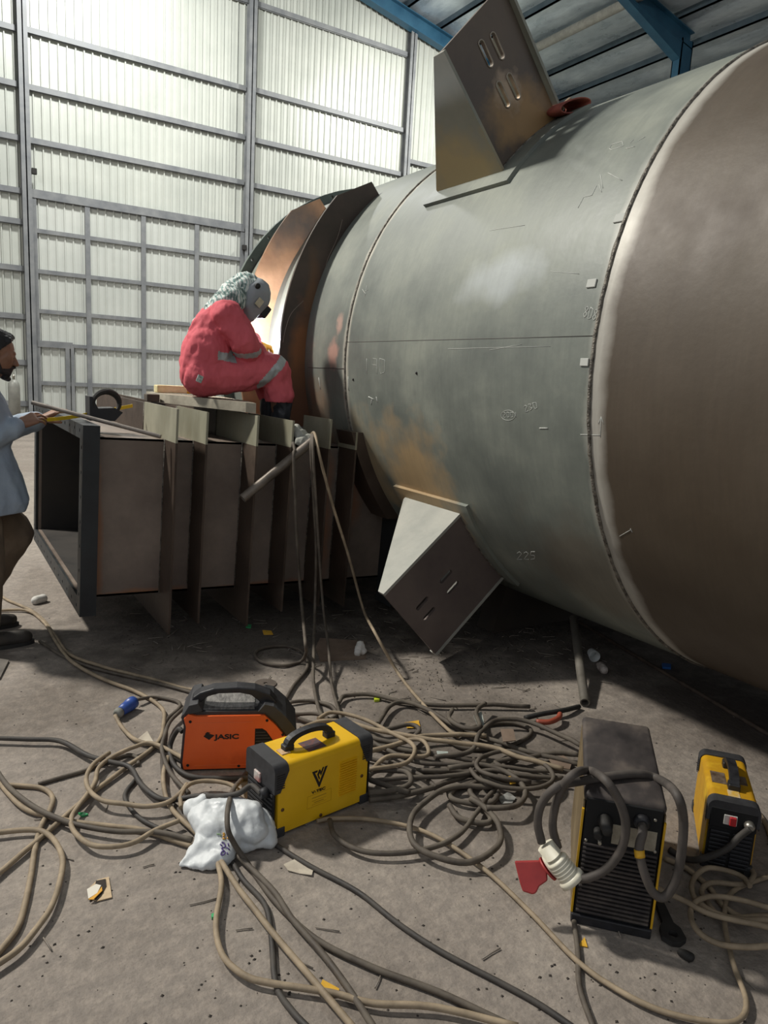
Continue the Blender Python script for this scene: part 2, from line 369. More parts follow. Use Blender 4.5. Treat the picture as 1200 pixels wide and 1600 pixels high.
# ================================================================== VESSEL
AX, AZ, RV, TILT = 3.743, 1.6655, 1.52, .0348
CT, ST = math.cos(TILT), math.sin(TILT)
def W(u, v, w): return Vector((AX + u*CT + w*ST, v, AZ - u*ST + w*CT))
def cyl(ang, y, r): return Vector((AX + r*math.cos(math.radians(ang)), y, AZ + r*math.sin(math.radians(ang))))
YA, YB, YE, YS = 2.06, 4.074, 6.18, -1.2
ves = empty('steel_vessel', (AX, 2.5, 0.0), 'huge horizontal grey-brown steel vessel with welded seams, slotted lugs and a ribbed rectangular duct', 'pressure vessel')
def vesextra(N, L, tc, col):
    sx = N.new('ShaderNodeSeparateXYZ'); g = N.new('ShaderNodeNewGeometry'); L.new(g.outputs['Position'], sx.inputs[0])
    # nearest course is browner plate
    n = N.new('ShaderNodeTexNoise'); n.inputs['Scale'].default_value = 1.7; n.inputs['Detail'].default_value = 7; L.new(g.outputs['Position'], n.inputs['Vector'])
    rb = N.new('ShaderNodeValToRGB'); e = rb.color_ramp.elements; e[0].position = .35; e[0].color = hexc('#463b30'); e[1].position = .68; e[1].color = hexc('#544a3e'); k = e.new(.5); k.color = hexc('#4c4236'); L.new(n.outputs['Fac'], rb.inputs['Fac'])
    ms = N.new('ShaderNodeMapRange'); ms.inputs['From Min'].default_value = YA+.02; ms.inputs['From Max'].default_value = YA-.02; L.new(sx.outputs['Y'], ms.inputs['Value'])
    m1 = N.new('ShaderNodeMixRGB'); L.new(ms.outputs[0], m1.inputs[0]); L.new(col, m1.inputs[1]); L.new(rb.outputs[0], m1.inputs[2])
    # white ground bands beside the two seams
    nn = N.new('ShaderNodeTexNoise'); nn.inputs['Scale'].default_value = 5; nn.inputs['Detail'].default_value = 4; L.new(g.outputs['Position'], nn.inputs['Vector'])
    out = m1.outputs[0]
    for yc, wd, amt, colr in ((YA-.028, .056, .72, '#b9b6ad'), (YB, .035, .85, '#c6c1b3')):
        a = N.new('ShaderNodeMath'); a.operation = 'SUBTRACT'; a.inputs[1].default_value = yc; L.new(sx.outputs['Y'], a.inputs[0])
        ab = N.new('ShaderNodeMath'); ab.operation = 'ABSOLUTE'; L.new(a.outputs[0], ab.inputs[0])
        ma = N.new('ShaderNodeMath'); ma.operation = 'MULTIPLY_ADD'; ma.inputs[1].default_value = wd*1.4; L.new(nn.outputs['Fac'], ma.inputs[0]); L.new(ab.outputs[0], ma.inputs[2])
        mr = N.new('ShaderNodeMapRange'); mr.inputs['From Min'].default_value = wd*.9; mr.inputs['From Max'].default_value = wd*1.85; mr.inputs['To Min'].default_value = amt; mr.inputs['To Max'].default_value = 0; L.new(ma.outputs[0], mr.inputs['Value'])
        mx = N.new('ShaderNodeMixRGB'); mx.inputs[2].default_value = hexc(colr); L.new(mr.outputs[0], mx.inputs[0]); L.new(out, mx.inputs[1]); out = mx.outputs[0]
    # fine vertical streaks of mill scale
    s = N.new('ShaderNodeMapping'); s.inputs['Scale'].default_value = (3, 26, 3); L.new(g.outputs['Position'], s.inputs['Vector'])
    ns = N.new('ShaderNodeTexNoise'); ns.inputs['Scale'].default_value = 2; ns.inputs['Detail'].default_value = 5; L.new(s.outputs[0], ns.inputs['Vector'])
    rs = N.new('ShaderNodeValToRGB'); e = rs.color_ramp.elements; e[0].position = .3; e[0].color = (.95, .95, .95, 1); e[1].position = .7; e[1].color = (1.05, 1.05, 1.04, 1); L.new(ns.outputs['Fac'], rs.inputs['Fac'])
    mm = N.new('ShaderNodeMixRGB'); mm.blend_type = 'MULTIPLY'; mm.inputs[0].default_value = 1; L.new(out, mm.inputs[1]); L.new(rs.outputs[0], mm.inputs[2])
    return mm.outputs[0]
vo = Vector((AX, 2.5, 0))
def sp(ang, y): return tuple(cyl(ang, y, RV) - vo)
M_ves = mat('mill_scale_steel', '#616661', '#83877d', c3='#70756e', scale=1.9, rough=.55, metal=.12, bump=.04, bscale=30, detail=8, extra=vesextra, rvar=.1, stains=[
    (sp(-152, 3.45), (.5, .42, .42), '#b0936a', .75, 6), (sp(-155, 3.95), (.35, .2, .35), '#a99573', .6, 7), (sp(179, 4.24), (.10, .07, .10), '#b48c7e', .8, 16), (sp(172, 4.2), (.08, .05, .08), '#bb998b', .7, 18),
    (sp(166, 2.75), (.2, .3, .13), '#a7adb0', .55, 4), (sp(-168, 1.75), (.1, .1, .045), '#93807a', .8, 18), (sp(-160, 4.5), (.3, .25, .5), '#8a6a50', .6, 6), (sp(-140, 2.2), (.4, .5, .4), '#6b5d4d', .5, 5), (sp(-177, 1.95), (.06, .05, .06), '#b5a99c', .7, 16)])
mb = MB(); NA = 160
ys = [YS, .3, 1.2, YA, 2.6, 3.2, YB, 4.6, 5.4, YE]
rows = []
for rr in (RV, RV-.03):
    rows.append([[mb.bm.verts.new(cyl(360*k/NA, y, rr)) for k in range(NA)] for y in ys])
for q, rw in enumerate(rows):
    for i in range(len(ys)-1):
        for k in range(NA):
            f = mb.bm.faces.new([rw[i][k], rw[i][(k+1) % NA], rw[i+1][(k+1) % NA], rw[i+1][k]]); f.smooth = True
for i in (0, -1):
    for k in range(NA): mb.bm.faces.new([rows[0][i][k], rows[0][i][(k+1) % NA], rows[1][i][(k+1) % NA], rows[1][i][k]])
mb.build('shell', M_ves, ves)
M_weld = mat('weld_bead', '#3b3732', '#8b857a', scale=40, rough=.5, metal=.4, bump=.5, bscale=120)
for y in (YA, YB):
    mb = MB(); pts = []
    for k in range(361):
        pts.append(cyl(k, y + .004*noise.noise(Vector((k*.4, y, 0))), RV+.001))
    mb.tube(pts, [.0085+.0025*noise.noise(Vector((k*1.9, 7, y))) for k in range(361)], 6, cap=False)
    o = mb.build('weld_seam', M_weld, ves); tag(o, 'dark ground weld bead with white dust beside it' if y == YA else 'pale weld bead')
mb = MB(); mb.tube([cyl(-177.5, y, RV-.0005) for y in (YB, 4.3, 4.6)], .003, 6); mb.tube([cyl(176.4, y, RV-.001) for y in (YA, 2.6, 3.2, YB)], .0022, 6); mb.build('plate_joint', mat('joint_line', '#4c4a45', rough=.6), ves)
# stiffening rings -------------------------------------------------------
M_ringd = mat('dark_scale_plate', '#423a34', '#5b4f45', c3='#4d443d', scale=3, rough=.5, metal=.2, bump=.06, stains=[])
M_ringb = mat('rusty_plate', '#6d5238', '#9a7450', c3='#83623f', scale=2.3, rough=.6, metal=.1, bump=.08)
def ring_plate(y0, t, ro, a_end, corner, a_low, m, r_end):
    poly = [(ro*math.cos(math.radians(a)), ro*math.sin(math.radians(a))) for a in np.arange(a_low, corner-.01, -2.5)]
    poly.append((ro*math.cos(math.radians(corner)), ro*math.sin(math.radians(corner))))
    poly.append((r_end*math.cos(math.radians(a_end)), r_end*math.sin(math.radians(a_end))))
    poly += [((RV-.004)*math.cos(math.radians(a)), (RV-.004)*math.sin(math.radians(a))) for a in np.arange(a_end, a_low+.1, 2.5)]
    mb = MB(); mb.prism(poly, lambda a, b, t_: (AX+a, t_, AZ+b), y0, y0+t); return mb.build('stiffener_ring', m, ves)
M_ring1 = mat('dark_scale_plate_rusting', '#3f3731', '#574b42', c3='#4a4039', scale=3, rough=.5, metal=.2, bump=.06, stains=[(tuple(cyl(-178, 4.65, 1.56)-vo), (.1, .3, .4), '#8a5c38', .9, 5), (tuple(cyl(-168, 4.65, 1.6)-vo), (.25, .3, .3), '#6d4a36', .9, 5), (tuple(cyl(165, 4.65, 1.53)-vo), (.06, .2, .3), '#7c5a3c', .7, 5)])
r1 = ring_plate(4.655, .02, 1.71, 131, 140.6, 236, M_ring1, 1.615); tag(r1, 'dark scaled ring plate with a cut top corner')
M_ring2 = mat('orange_rust_plate', '#86644a', '#b58c6a', c3='#9b7656', scale=2.1, rough=.6, metal=.1, bump=.08, stains=[(tuple(cyl(143, 5.4, 1.62)-vo), (.3, .3, .22), '#575048', .9, 5)])
r2 = ring_plate(5.32, .02, 1.735, 133, 141.2, 236, M_ring2, 1.65); tag(r2, 'orange-brown rusted ring plate')
mb = MB(); NF = 72
hol = [[(1.565*math.cos(a)+.014*math.cos(q), 1.565*math.sin(a)+.014*math.sin(q)) for q in [2*PI*i/8 for i in range(8)]] for a in [2*PI*(i+.5)/40 for i in range(40)]]
mb.prism([(1.60*math.cos(2*PI*k/NF), 1.60*math.sin(2*PI*k/NF)) for k in range(NF)], lambda a, b, t_: (AX+a, t_, AZ+b), 6.14, 6.185, holes=[[((RV-.03)*math.cos(2*PI*k/NF), (RV-.03)*math.sin(2*PI*k/NF)) for k in range(NF)]]+hol)
tag(mb.build('end_flange', mat('green_grey_flange', '#4b5551', '#667069', scale=4, rough=.55, metal=.2), ves), 'green-grey drilled flange at the far end')
# pads and lugs ------------------------------------------------------------
def pad(a0, a1, y0, y1):
    mb = MB(); n = 14; R0, R1 = RV-.002, RV+.02
    vs = []
    for k in range(n+1):
        a = a0+(a1-a0)*k/n
        vs += [cyl(a, y0, R0), cyl(a, y1, R0), cyl(a, y1, R1), cyl(a, y0, R1)]
    fs = [(0, 1, 2, 3)] + [(4*n+3, 4*n+2, 4*n+1, 4*n)]
    for k in range(n):
        for i in range(4): fs.append((4*k+i, 4*k+(i+1) % 4, 4*k+4+(i+1) % 4, 4*k+4+i))
    mb.faces(vs, fs)
    return mb.build('mounting_pad', M_ves, ves)
def slot(c, d, ln, wd):
    d = d.normalized(); n = Vector((-d.y, d.x)); c = Vector(c); out = []
    for sgn in (1, -1):
        for k in range(9):
            a = -PI/2 + PI*k/8
            q = c + d*sgn*(ln/2-wd/2) + (d*math.cos(a)*sgn + n*math.sin(a)*sgn)*wd/2
            out.append((q.x, q.y))
    return out
def lug(yp, A, B, C, D, slots, ln, wd, m_plate, m_gus, lip, ymax, label):
    A, B, C, D = map(Vector, (A, B, C, D)); ctr = Vector((AX, AZ))
    arc = []
    aA = math.atan2(A.y-AZ, A.x-AX); aB = math.atan2(B.y-AZ, B.x-AX)
    for k in range(13):
        a = aA + (aB-aA)*k/12; arc.append((AX+(RV+.019)*math.cos(a), AZ+(RV+.019)*math.sin(a)))
    poly = arc + [tuple(C), tuple(D)]
    rad = ((D-A)+(C-B)).normalized()
    holes = [slot(s, rad, ln, wd) for s in slots]
    mb = MB(); mb.prism(poly, lambda a, b, t_: (a, t_, b), yp, yp+.02, holes=holes)
    pl = mb.build('mounting_lug', m_plate, ves); tag(pl, label)
    side = (B-A).normalized()
    for P, Q, sg in ((A, D, -1), (B, C, 1)):
        mb = MB()
        for_in = P - (P-Q).normalized()*-.0
        dirr = (Q-P).normalized(); Pn = P - dirr*.012
        prof = [(0, yp-lip), (1, yp-lip), (1, yp+.05), (.04, ymax), (0, ymax)]
        vs = []
        for off in (0, .016*sg):
            for t_, y in prof:
                p = Pn + (Q-Pn)*t_ + side*off; vs.append((p.x, y, p.y))
        n = len(prof); fs = [tuple(range(n)), tuple(reversed(range(n, 2*n)))] + [(i, (i+1) % n, n+(i+1) % n, n+i) for i in range(n)]
        mb.faces(vs, fs); mb.build('gusset', m_gus, pl)
    mb = MB(); mb.tube([(a, yp-.004, b_) for a, b_ in arc], .006, 6); mb.build('fillet_weld', M_weld, pl)
    return pl
pad(-150.6, -126.5, 3.0, 3.72); pad(145.1, 119, 2.975, 3.70)
def xz(px, py, y): p = ony(px, py, y); return (p.x, p.z)
M_lugp = mat('purple_scale_plate', '#5d5351', '#70655f', scale=3, rough=.5, metal=.25, bump=.05)
M_gusl = mat('pale_scale_plate', '#8b8d86', '#a3a299', scale=3, rough=.55, metal=.15, bump=.08, bscale=20)
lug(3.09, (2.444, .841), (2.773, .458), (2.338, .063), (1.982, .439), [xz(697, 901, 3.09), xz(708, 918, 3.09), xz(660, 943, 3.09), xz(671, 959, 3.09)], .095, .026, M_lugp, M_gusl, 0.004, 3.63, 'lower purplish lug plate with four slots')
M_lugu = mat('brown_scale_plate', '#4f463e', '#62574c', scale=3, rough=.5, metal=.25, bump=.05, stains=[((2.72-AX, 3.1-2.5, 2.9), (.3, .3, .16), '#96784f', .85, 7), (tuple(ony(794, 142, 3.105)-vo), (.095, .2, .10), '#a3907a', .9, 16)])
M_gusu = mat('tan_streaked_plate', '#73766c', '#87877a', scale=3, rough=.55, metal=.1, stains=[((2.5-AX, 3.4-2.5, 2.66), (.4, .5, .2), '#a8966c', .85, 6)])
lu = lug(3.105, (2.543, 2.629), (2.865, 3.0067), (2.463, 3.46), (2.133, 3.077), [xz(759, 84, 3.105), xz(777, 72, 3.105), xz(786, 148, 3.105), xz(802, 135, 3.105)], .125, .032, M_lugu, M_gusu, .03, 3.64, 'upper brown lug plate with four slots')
# ground bright edges round the upper slots
for s in [(759, 84), (777, 72), (786, 148), (802, 135)]:
    mb = MB(); c = Vector(xz(*s, 3.105)); d = Vector((.402-.0, -.453)).normalized()
    lp = slot(c, d, .13, .036); mb.tube([(a, 3.103, b_) for a, b_ in lp+lp[:1]], .0035, 5); mb.build('slot_rim', mat('ground_edge', '#9a9184', rough=.5, metal=.4), lu)

# rectangular duct -----------------------------------------------------------
VF0 = 4.14
M_panel = mat('duct_panel', '#6a5e55', '#897c70', c3='#786c62', scale=2.6, rough=.55, metal=.15, bump=.06, stains=[(tuple(W(-2.95, VF0, -1.05)-vo), (.035, .1, .75), '#94694a', .85, 5), (tuple(W(-2.75, VF0, -1.5)-vo), (.35, .1, .035), '#8f6343', .8, 6), (tuple(W(-2.05, VF0, -1.5)-vo), (.5, .1, .03), '#8a5f43', .7, 6), (tuple(W(-1.58, VF0, -1.1)-vo), (.09, .1, .5), '#8f6448', .85, 5), (tuple(W(-1.36, VF0, -.95)-vo), (.08, .1, .25), '#8f6448', .8, 5)])
M_edge = mat('duct_orange_rust', '#6b533e', '#8d7052', scale=4, rough=.65)
M_stif = mat('shaded_stiffener_steel', '#3a2f27', '#53463b', c3='#463a31', scale=4, rough=.55, metal=.15, bump=.08)  # darkened copy: shade between neighbouring plates put into the colour
M_stil = mat('lit_stiffener_steel', '#84806c', '#9a9784', c3='#8c8a78', scale=5, rough=.55, metal=.15, bump=.08, stretch=(1, 1, .4))  # pale copy of the same steel: light on the plate tops as colour
M_flg = mat('black_flange', '#222527', '#303436', scale=5, rough=.55, metal=.2)
UT, UBo = -.61, -1.50           # panel top / bottom (w)
VF, VB_ = 4.14, 5.98            # front / back panel (v)
U0 = -3.02
duct = MB()
TH_ = .012
# front panel follows the vessel at its right end
poly = [(U0, UBo), (U0, UT)] + [(-math.sqrt((RV-.003)**2-w*w), w) for w in np.linspace(UT, -1.43, 10)] + [(-.60, UBo)]
duct.prism(poly, lambda a, b, t_: W(a, t_, b), VF, VF+TH_)
duct.prism(poly, lambda a, b, t_: W(a, t_, b), VB_-TH_, VB_)
duct.box(U0, -1.40, VF, VB_, UT-TH_, UT, fn=W)
duct.box(U0, -.6, VF, VB_, UBo, UBo+TH_, fn=W)
lin = MB()  # added thin dark sheets: the shade inside the duct as colour
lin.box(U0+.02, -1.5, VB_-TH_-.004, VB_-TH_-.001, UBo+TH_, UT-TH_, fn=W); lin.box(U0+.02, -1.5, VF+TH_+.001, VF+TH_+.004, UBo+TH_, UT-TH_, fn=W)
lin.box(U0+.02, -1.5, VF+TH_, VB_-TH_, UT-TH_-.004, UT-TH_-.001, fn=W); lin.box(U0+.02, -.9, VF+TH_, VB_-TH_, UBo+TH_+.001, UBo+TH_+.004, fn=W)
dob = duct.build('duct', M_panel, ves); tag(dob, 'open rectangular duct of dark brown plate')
tag(lin.build('duct_shade_lining', mat('shade_dark_plate', '#23211f', '#35302b', scale=4, rough=.7), dob), 'dark inside of the duct, shade put into its colour')
# flange of the open mouth: an angle frame
FW0, FW1, FV0, FV1 = -1.585, -.545, 4.065, 6.06
fl = MB()
uf0, uf1 = -3.04, -2.955
holes = []
poly = [(FV0, FW0), (FV1, FW0), (FV1, FW1), (FV0, FW1)]
inn = [(VF+.012, UBo+.012), (VB_-.012, UBo+.012), (VB_-.012, UT-.012), (VF+.012, UT-.012)]
hs = []
def hole(v, w, r=.011): return [(v+r*math.cos(2*PI*i/8), w+r*math.sin(2*PI*i/8)) for i in range(8)]
for i in range(12):
    v = FV0+.1+(FV1-FV0-.2)*i/11; hs.append(hole(v, FW1-.034)); hs.append(hole(v, FW0+.04))
for i in range(7):
    w = FW0+.12+(FW1-FW0-.24)*i/6; hs.append(hole(FV0+.036, w)); hs.append(hole(FV1-.036, w))
fl.prism(poly, lambda a, b, t_: W(t_, a, b), uf0, uf0+.014, holes=[inn]+hs)
fl.box(uf0+.014, uf1, FV0, FV0+.012, FW0, FW1, fn=W); fl.box(uf0+.014, uf1, FV1-.012, FV1, FW0, FW1, fn=W)
fl.box(uf0+.014, uf1, FV0+.012, FV1-.012, FW1-.012, FW1, fn=W); fl.box(uf0+.014, uf1, FV0+.012, FV1-.012, FW0, FW0+.012, fn=W)
tag(fl.build('duct_flange', M_flg, dob), 'black drilled flange around the open mouth')
# added shade lining is visible through the mouth: an inner back wall where the duct meets the shell is the shell itself
us = [-2.59, -2.425, -2.13, -1.91, -1.662, -1.478]
bots = [-1.685, -1.635, -1.682, -1.61, -1.60, -1.615]
tops = [-.425, -.432, -.435, -.452, -.43, -.50]
VFR = 3.925
for i, (u, wb, wt) in enumerate(zip(us, bots, tops)):
    mb = MB(); mb.box(u-.006, u+.006, VFR, VF, wb, UT, fn=W); mb.box(u-.006, u+.006, VF, 4.75, wb, UBo, fn=W)
    p = mb.build('stiffener_plate', M_stif, dob)
    back = {0: 4.62, 1: 4.50, 2: 4.62, 3: 4.62, 4: 4.30, 5: 4.15}[i]
    mb = MB(); mb.box(u-.006, u+.006, VFR+.001, back, UT+.001, wt, fn=W); tag(mb.build('corner_plate', M_stil, dob), 'upright corner plate in the lit stiffener tone')
    if i < 4:
        vend = 6.1 if u < -1.9 else 4.65
        if back < vend:
            mb = MB(); mb.box(u-.006, u+.006, back+.004, vend, UT+.001, wt-.004, fn=W); mb.build('top_stiffener', M_stif, dob)
            mb = MB(); mb.tube([W(u-.006, back+.002, UT), W(u-.006, back+.002, wt)], .004, 6); mb.build('fillet_weld', M_weld, dob)
    mb = MB(); mb.tube([W(u-.007, VF-.001, wb+.18), W(u-.007, VF-.001, UT)], .004, 6); mb.build('fillet_weld', M_weld, dob)
# curved flat bar along the joint with the shell, and the short end plate below it
mb = MB(); arc = [(-math.sqrt((RV+.0)**2-w*w), w) for w in np.linspace(-.50, -1.05, 9)]
out2 = [(-math.sqrt((RV+.075)**2-w*w), w) for w in np.linspace(-.50, -1.05, 9)]
mb.prism(arc+list(reversed(out2)), lambda a, b, t_: W(a, t_, b), 3.93, 4.135); mb.build('saddle_strip', M_stif, dob)
mb = MB(); mb.box(-1.105, -1.093, 3.95, VF, -1.66, -1.03, fn=W); mb.build('end_plate', M_flg, dob)
# supports under the shell (dark blocks, mostly in shadow)
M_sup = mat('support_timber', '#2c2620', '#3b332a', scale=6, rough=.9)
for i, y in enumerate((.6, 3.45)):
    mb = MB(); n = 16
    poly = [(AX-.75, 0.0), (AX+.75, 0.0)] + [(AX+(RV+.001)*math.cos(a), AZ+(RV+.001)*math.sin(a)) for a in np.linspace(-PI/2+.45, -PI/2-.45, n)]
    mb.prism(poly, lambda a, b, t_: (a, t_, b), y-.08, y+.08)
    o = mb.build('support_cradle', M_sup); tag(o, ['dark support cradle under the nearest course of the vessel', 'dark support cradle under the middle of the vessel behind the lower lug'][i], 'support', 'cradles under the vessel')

# chalk marks ---------------------------------------------------------------
def oncyl(px, py, r=RV):
    d = ray(px, py); a = d.x**2+d.z**2; bb = 2*((CAM.x-AX)*d.x+(CAM.z-AZ)*d.z); c = (CAM.x-AX)**2+(CAM.z-AZ)**2-r*r
    q = bb*bb-4*a*c
    t = (-bb-math.sqrt(max(q, 0)))/(2*a); return CAM+d*t
def chalk(strokes, w=.0016, name='chalk_mark', m=M_chalk):
    for s_ in strokes:
        mb = MB(); P = []
        for i in range(len(s_)-1):
            for k in range(3): P.append((s_[i][0]+(s_[i+1][0]-s_[i][0])*k/3, s_[i][1]+(s_[i+1][1]-s_[i][1])*k/3))
        P.append(s_[-1])
        mb.tube([oncyl(*p, r=RV+.0004) for p in P], w*.8, 5)
        mb.build(name, m, ves)
DIG = {'0': [[(0, 0), (1, .2), (1, 1.8), (.2, 2), (0, 1), (0, 0)]], '1': [[(.5, 0), (.5, 2)]], '2': [[(0, .4), (.5, 0), (1, .5), (0, 2), (1.1, 2)]], '3': [[(0, 0), (1, .3), (.3, 1), (1, 1.5), (0, 2)]], '5': [[(1, 0), (.1, 0), (0, .9), (.9, 1), (.9, 1.8), (0, 2)]], '6': [[(.9, 0), (.1, 1), (.2, 2), (1, 1.6), (.1, 1.2)]], '8': [[(.5, 1), (0, .4), (.5, 0), (1, .4), (0, 1.5), (.5, 2), (1, 1.5), (.5, 1)]], '9': [[(1, .9), (.1, .8), (.2, 0), (1, .1), (1, 2)]]}
def digits(s_, x, y, w, h, rot=0):
    out = []
    for i, ch in enumerate(s_):
        for st in DIG[ch]:
            q = []
            for a, b_ in st:
                u, v = (i*1.5+a)*w, b_*h/2
                q.append((x+u*math.cos(rot)-v*math.sin(rot), y+u*math.sin(rot)+v*math.cos(rot)))
            out.append(q)
    return out
chalk(digits('190', 569, 560, 8, 24)); chalk(digits('225', 808, 862, 7, 12)); chalk(digits('230', 818, 634, 5, 10, -.3), .0016)
chalk(digits('2001', 786, 644, 4, 8) + [[(784+11*math.cos(a)+10, 649+8*math.sin(a)) for a in np.linspace(0, 2*PI, 14)]], .0014)
chalk(digits('808', 916, 478, 5, 18, .3), .0022)
chalk([[(938, 683), (939, 652)], [(935, 662), (939, 651), (943, 662)], [(907, 679), (938, 680)]], .0018)
chalk([[(903, 325), (912, 308), (925, 305), (932, 290)], [(936, 288), (940, 300)], [(938, 273), (942, 294)], [(950, 270), (972, 282)]], .002)
chalk([[(952, 232), (955, 226), (972, 221), (974, 228), (955, 234), (952, 232)], [(978, 232), (992, 229)], [(985, 223), (990, 218)], [(997, 220), (1008, 214)]], .0018)
chalk([[(576, 620), (584, 624)], [(581, 624), (580, 632)], [(588, 620), (590, 628)], [(843, 669), (856, 669)], [(498, 590), (501, 608)], [(544, 588), (545, 610)]], .0035)
chalk([[(765, 547), (815, 538)], [(860, 424), (905, 428)], [(765, 360), (820, 352)], [(700, 545), (860, 541)]], .0012)
chalk([[(566, 452), (572, 460)], [(568, 456), (575, 453)], [(570, 463), (573, 446)]], .002)
chalk([[(968, 838), (985, 828)], [(985, 826), (988, 832)]], .0016)
for i, (px, py, s_) in enumerate(((969, 341, .026), (925, 443, .024), (914, 566, .022))):
    c = oncyl(px, py, RV); n = Vector((c.x-AX, 0, c.z-AZ)).normalized(); tt = Vector((0, 1, 0)); vv = n.cross(tt)
    mb = MB(); mb.bbox(-s_, s_, -s_*.7, s_*.7, 0, .006, .002, 1, fn=lambda a, b_, h: c + tt*a + vv*b_ + n*h); mb.build('tack_tab', M_chalk, ves)
for p in ((651, 583), (552, 593)):
    mb = MB(); mb.ball(oncyl(*p), .008, 2); mb.build('tack_weld', M_rub, ves)
# wavy scratches on the dark ring
for P in ([(535, 343), (527, 372), (512, 405), (508, 425)], [(474, 470), (455, 490), (446, 515), (442, 535)]):
    mb = MB(); mb.tube(catmull([ony(x, y, 4.653) for x, y in P], 4), .0018, 5)
    mb.build('chalk_mark', mat('soft_chalk', '#8f8478', rough=.9), r1)

# ================================================================== THINGS ON THE DUCT
def lb(mb, name, m, parent, smooth=False):          # mesh already in the parent's own frame
    o = mb.build(name, m, None, smooth); o.parent = parent; return o
M_ply = mat('dusty_board', '#8f8878', '#b5ae9c', scale=5, rough=.85, bump=.1)
mb = MB()
zb, zt = 1.322, 1.378
poly = [(1.27, 5.12), (1.30, 4.66), (1.43, 4.25), (1.55, 4.00), (1.60, 3.97), (1.64, 4.12), (1.74, 4.45), (1.80, 5.12)]
mb.prism(poly, lambda a, b, t: (a, b, t - .06*max(0, a-1.5)), zb, zt)
o = mb.build('seat_board', M_ply); tag(o, 'dusty pale board lying across the duct plates under the seated welder', 'board')
M_pack = mat('yellow_wrap', '#b99a3e', '#d9cda0', scale=9, rough=.7, bump=.15)
t = empty('electrode_packet', (1.36, 4.98, zt+.001), 'yellow and cream electrode packet lying on the board behind the seated welder', 'packet')
mb = MB(); a_, b_ = ony(243, 604, 4.98), ony(318, 606, 4.98); h = .022
mb.bbox(a_.x, b_.x, 4.94, 5.03, zt, zt+.05, .008); mb.build('wrapper', mat('cream_wrap', '#c9bb86', '#e0d7b2', scale=12, rough=.7, bump=.2), t)
mb = MB(); mb.bbox(a_.x+(b_.x-a_.x)*.6, b_.x+.002, 4.938, 5.032, zt, zt+.052, .008); mb.build('label_band', mat('yellow_label', '#d3a92e', '#c79c25', scale=9, rough=.6), t)
mb = MB(); mb.bbox(1.19, 1.27, 4.78, 4.86, 1.325, 1.372, .004); tag(mb.build('wood_block', mat('dark_block', '#4a4239', '#5b5248', scale=8, rough=.8)), 'small dark wooden block on the duct plate under the packet', 'block')
# black welding visor with a head band, lying on the flange
t = empty('welding_visor', (.84, 4.45, 1.225), 'black welding visor with a looped head band, upside down on the duct flange', 'visor')
mb = MB(); mb.prism([(-.075, 0), (.06, 0), (.105, .05), (.06, .075), (-.03, .07), (-.06, .135), (-.075, .135)], lambda a, b, c: (.85+a, 4.45+c, 1.227+b), -.07, .06)
shade_auto(mb.build('visor_shell', M_blk, t))
mb = MB(); lp = []
for k in range(25):
    a = 2*PI*k/24; lp.append((.873+.078*math.cos(a), 4.42+.03*math.cos(a), 1.315+.066*math.sin(a)+.01))
mb.tube(lp, [.012+.006*max(0, math.cos(2*PI*k/24-1.2)) for k in range(25)], 8); shade_auto(mb.build('head_band', M_rub, t))
mb = MB(); mb.ball((.873, 4.42, 1.393), .02, 2, sc=(1.3, 1, .7)); mb.build('ratchet_knob', M_rub, t, True)
# bar and tape held by the standing man
mb = MB(); pa, pb = ony(50, 629, 4.46), Vector((1.08, 4.045, 1.172)); mb.tube([pa, pb], .0115, 10)
o = mb.build('steel_bar', mat('grey_bar', '#6a645e', '#857d75', scale=12, rough=.5, metal=.3)); shade_auto(o); tag(o, 'long grey steel bar held by the standing man, resting on the duct corner', 'bar')
mb = MB(); P = catmull([ony(62, 657, 4.31), ony(110, 652, 4.42), ony(160, 643, 4.52), Vector(ony(207, 634, 4.62))], 6)
for i in range(len(P)-1):
    d = (P[i+1]-P[i]).normalized(); n = Vector((0, 0, 1)); s_ = d.cross(n)
    mb.box8([P[i]-n*.010+s_*.002, P[i+1]-n*.010+s_*.002, P[i+1]-n*.010-s_*.002, P[i]-n*.010-s_*.002, P[i]+n*.010+s_*.002, P[i+1]+n*.010+s_*.002, P[i+1]+n*.010-s_*.002, P[i]+n*.010-s_*.002])
tag(mb.build('measuring_tape', mat('tape_yellow', '#d9b81e', '#c9a814', scale=60, stretch=(12, 12, .1), rough=.5)), 'yellow measuring tape blade stretched from the standing man hand over the duct', 'tape measure')
# pipe hooked in front of the stiffeners, rag, and hanging cables
pu, pl_ = ony(487, 690, 3.86), ony(379, 779, 3.86)
mb = MB(); ax = (pl_-pu); L_ = ax.length; mb.lathe([(0, .026), (L_, .026), (L_, .021), (L_-.05, .021), (L_-.051, .001)], pu, ax, 20)
o = mb.build('steel_pipe', M_steel); shade_auto(o); tag(o, 'short steel pipe slanting in front of the duct plates with cables hung over it', 'pipe')
M_rag = mat('grey_rag', '#8c8d85', '#b0b1a8', scale=10, rough=.95, bump=.3)
mb = MB(); mb.hull([(ony(462, 668, 3.98), .022), (ony(470, 688, 3.93), .03), (ony(486, 686, 3.93), .012)]); mb.hull([(ony(466, 690, 3.9), .022), (ony(484, 682, 3.9), .015), (ony(478, 692, 3.88), .02)])
me = remeshed(mb, .006, 3); folds(me, .012, 22, 3); me.materials.append(M_rag); tag(link('rag', me), 'crumpled grey rag draped over the slanting pipe', 'rag')
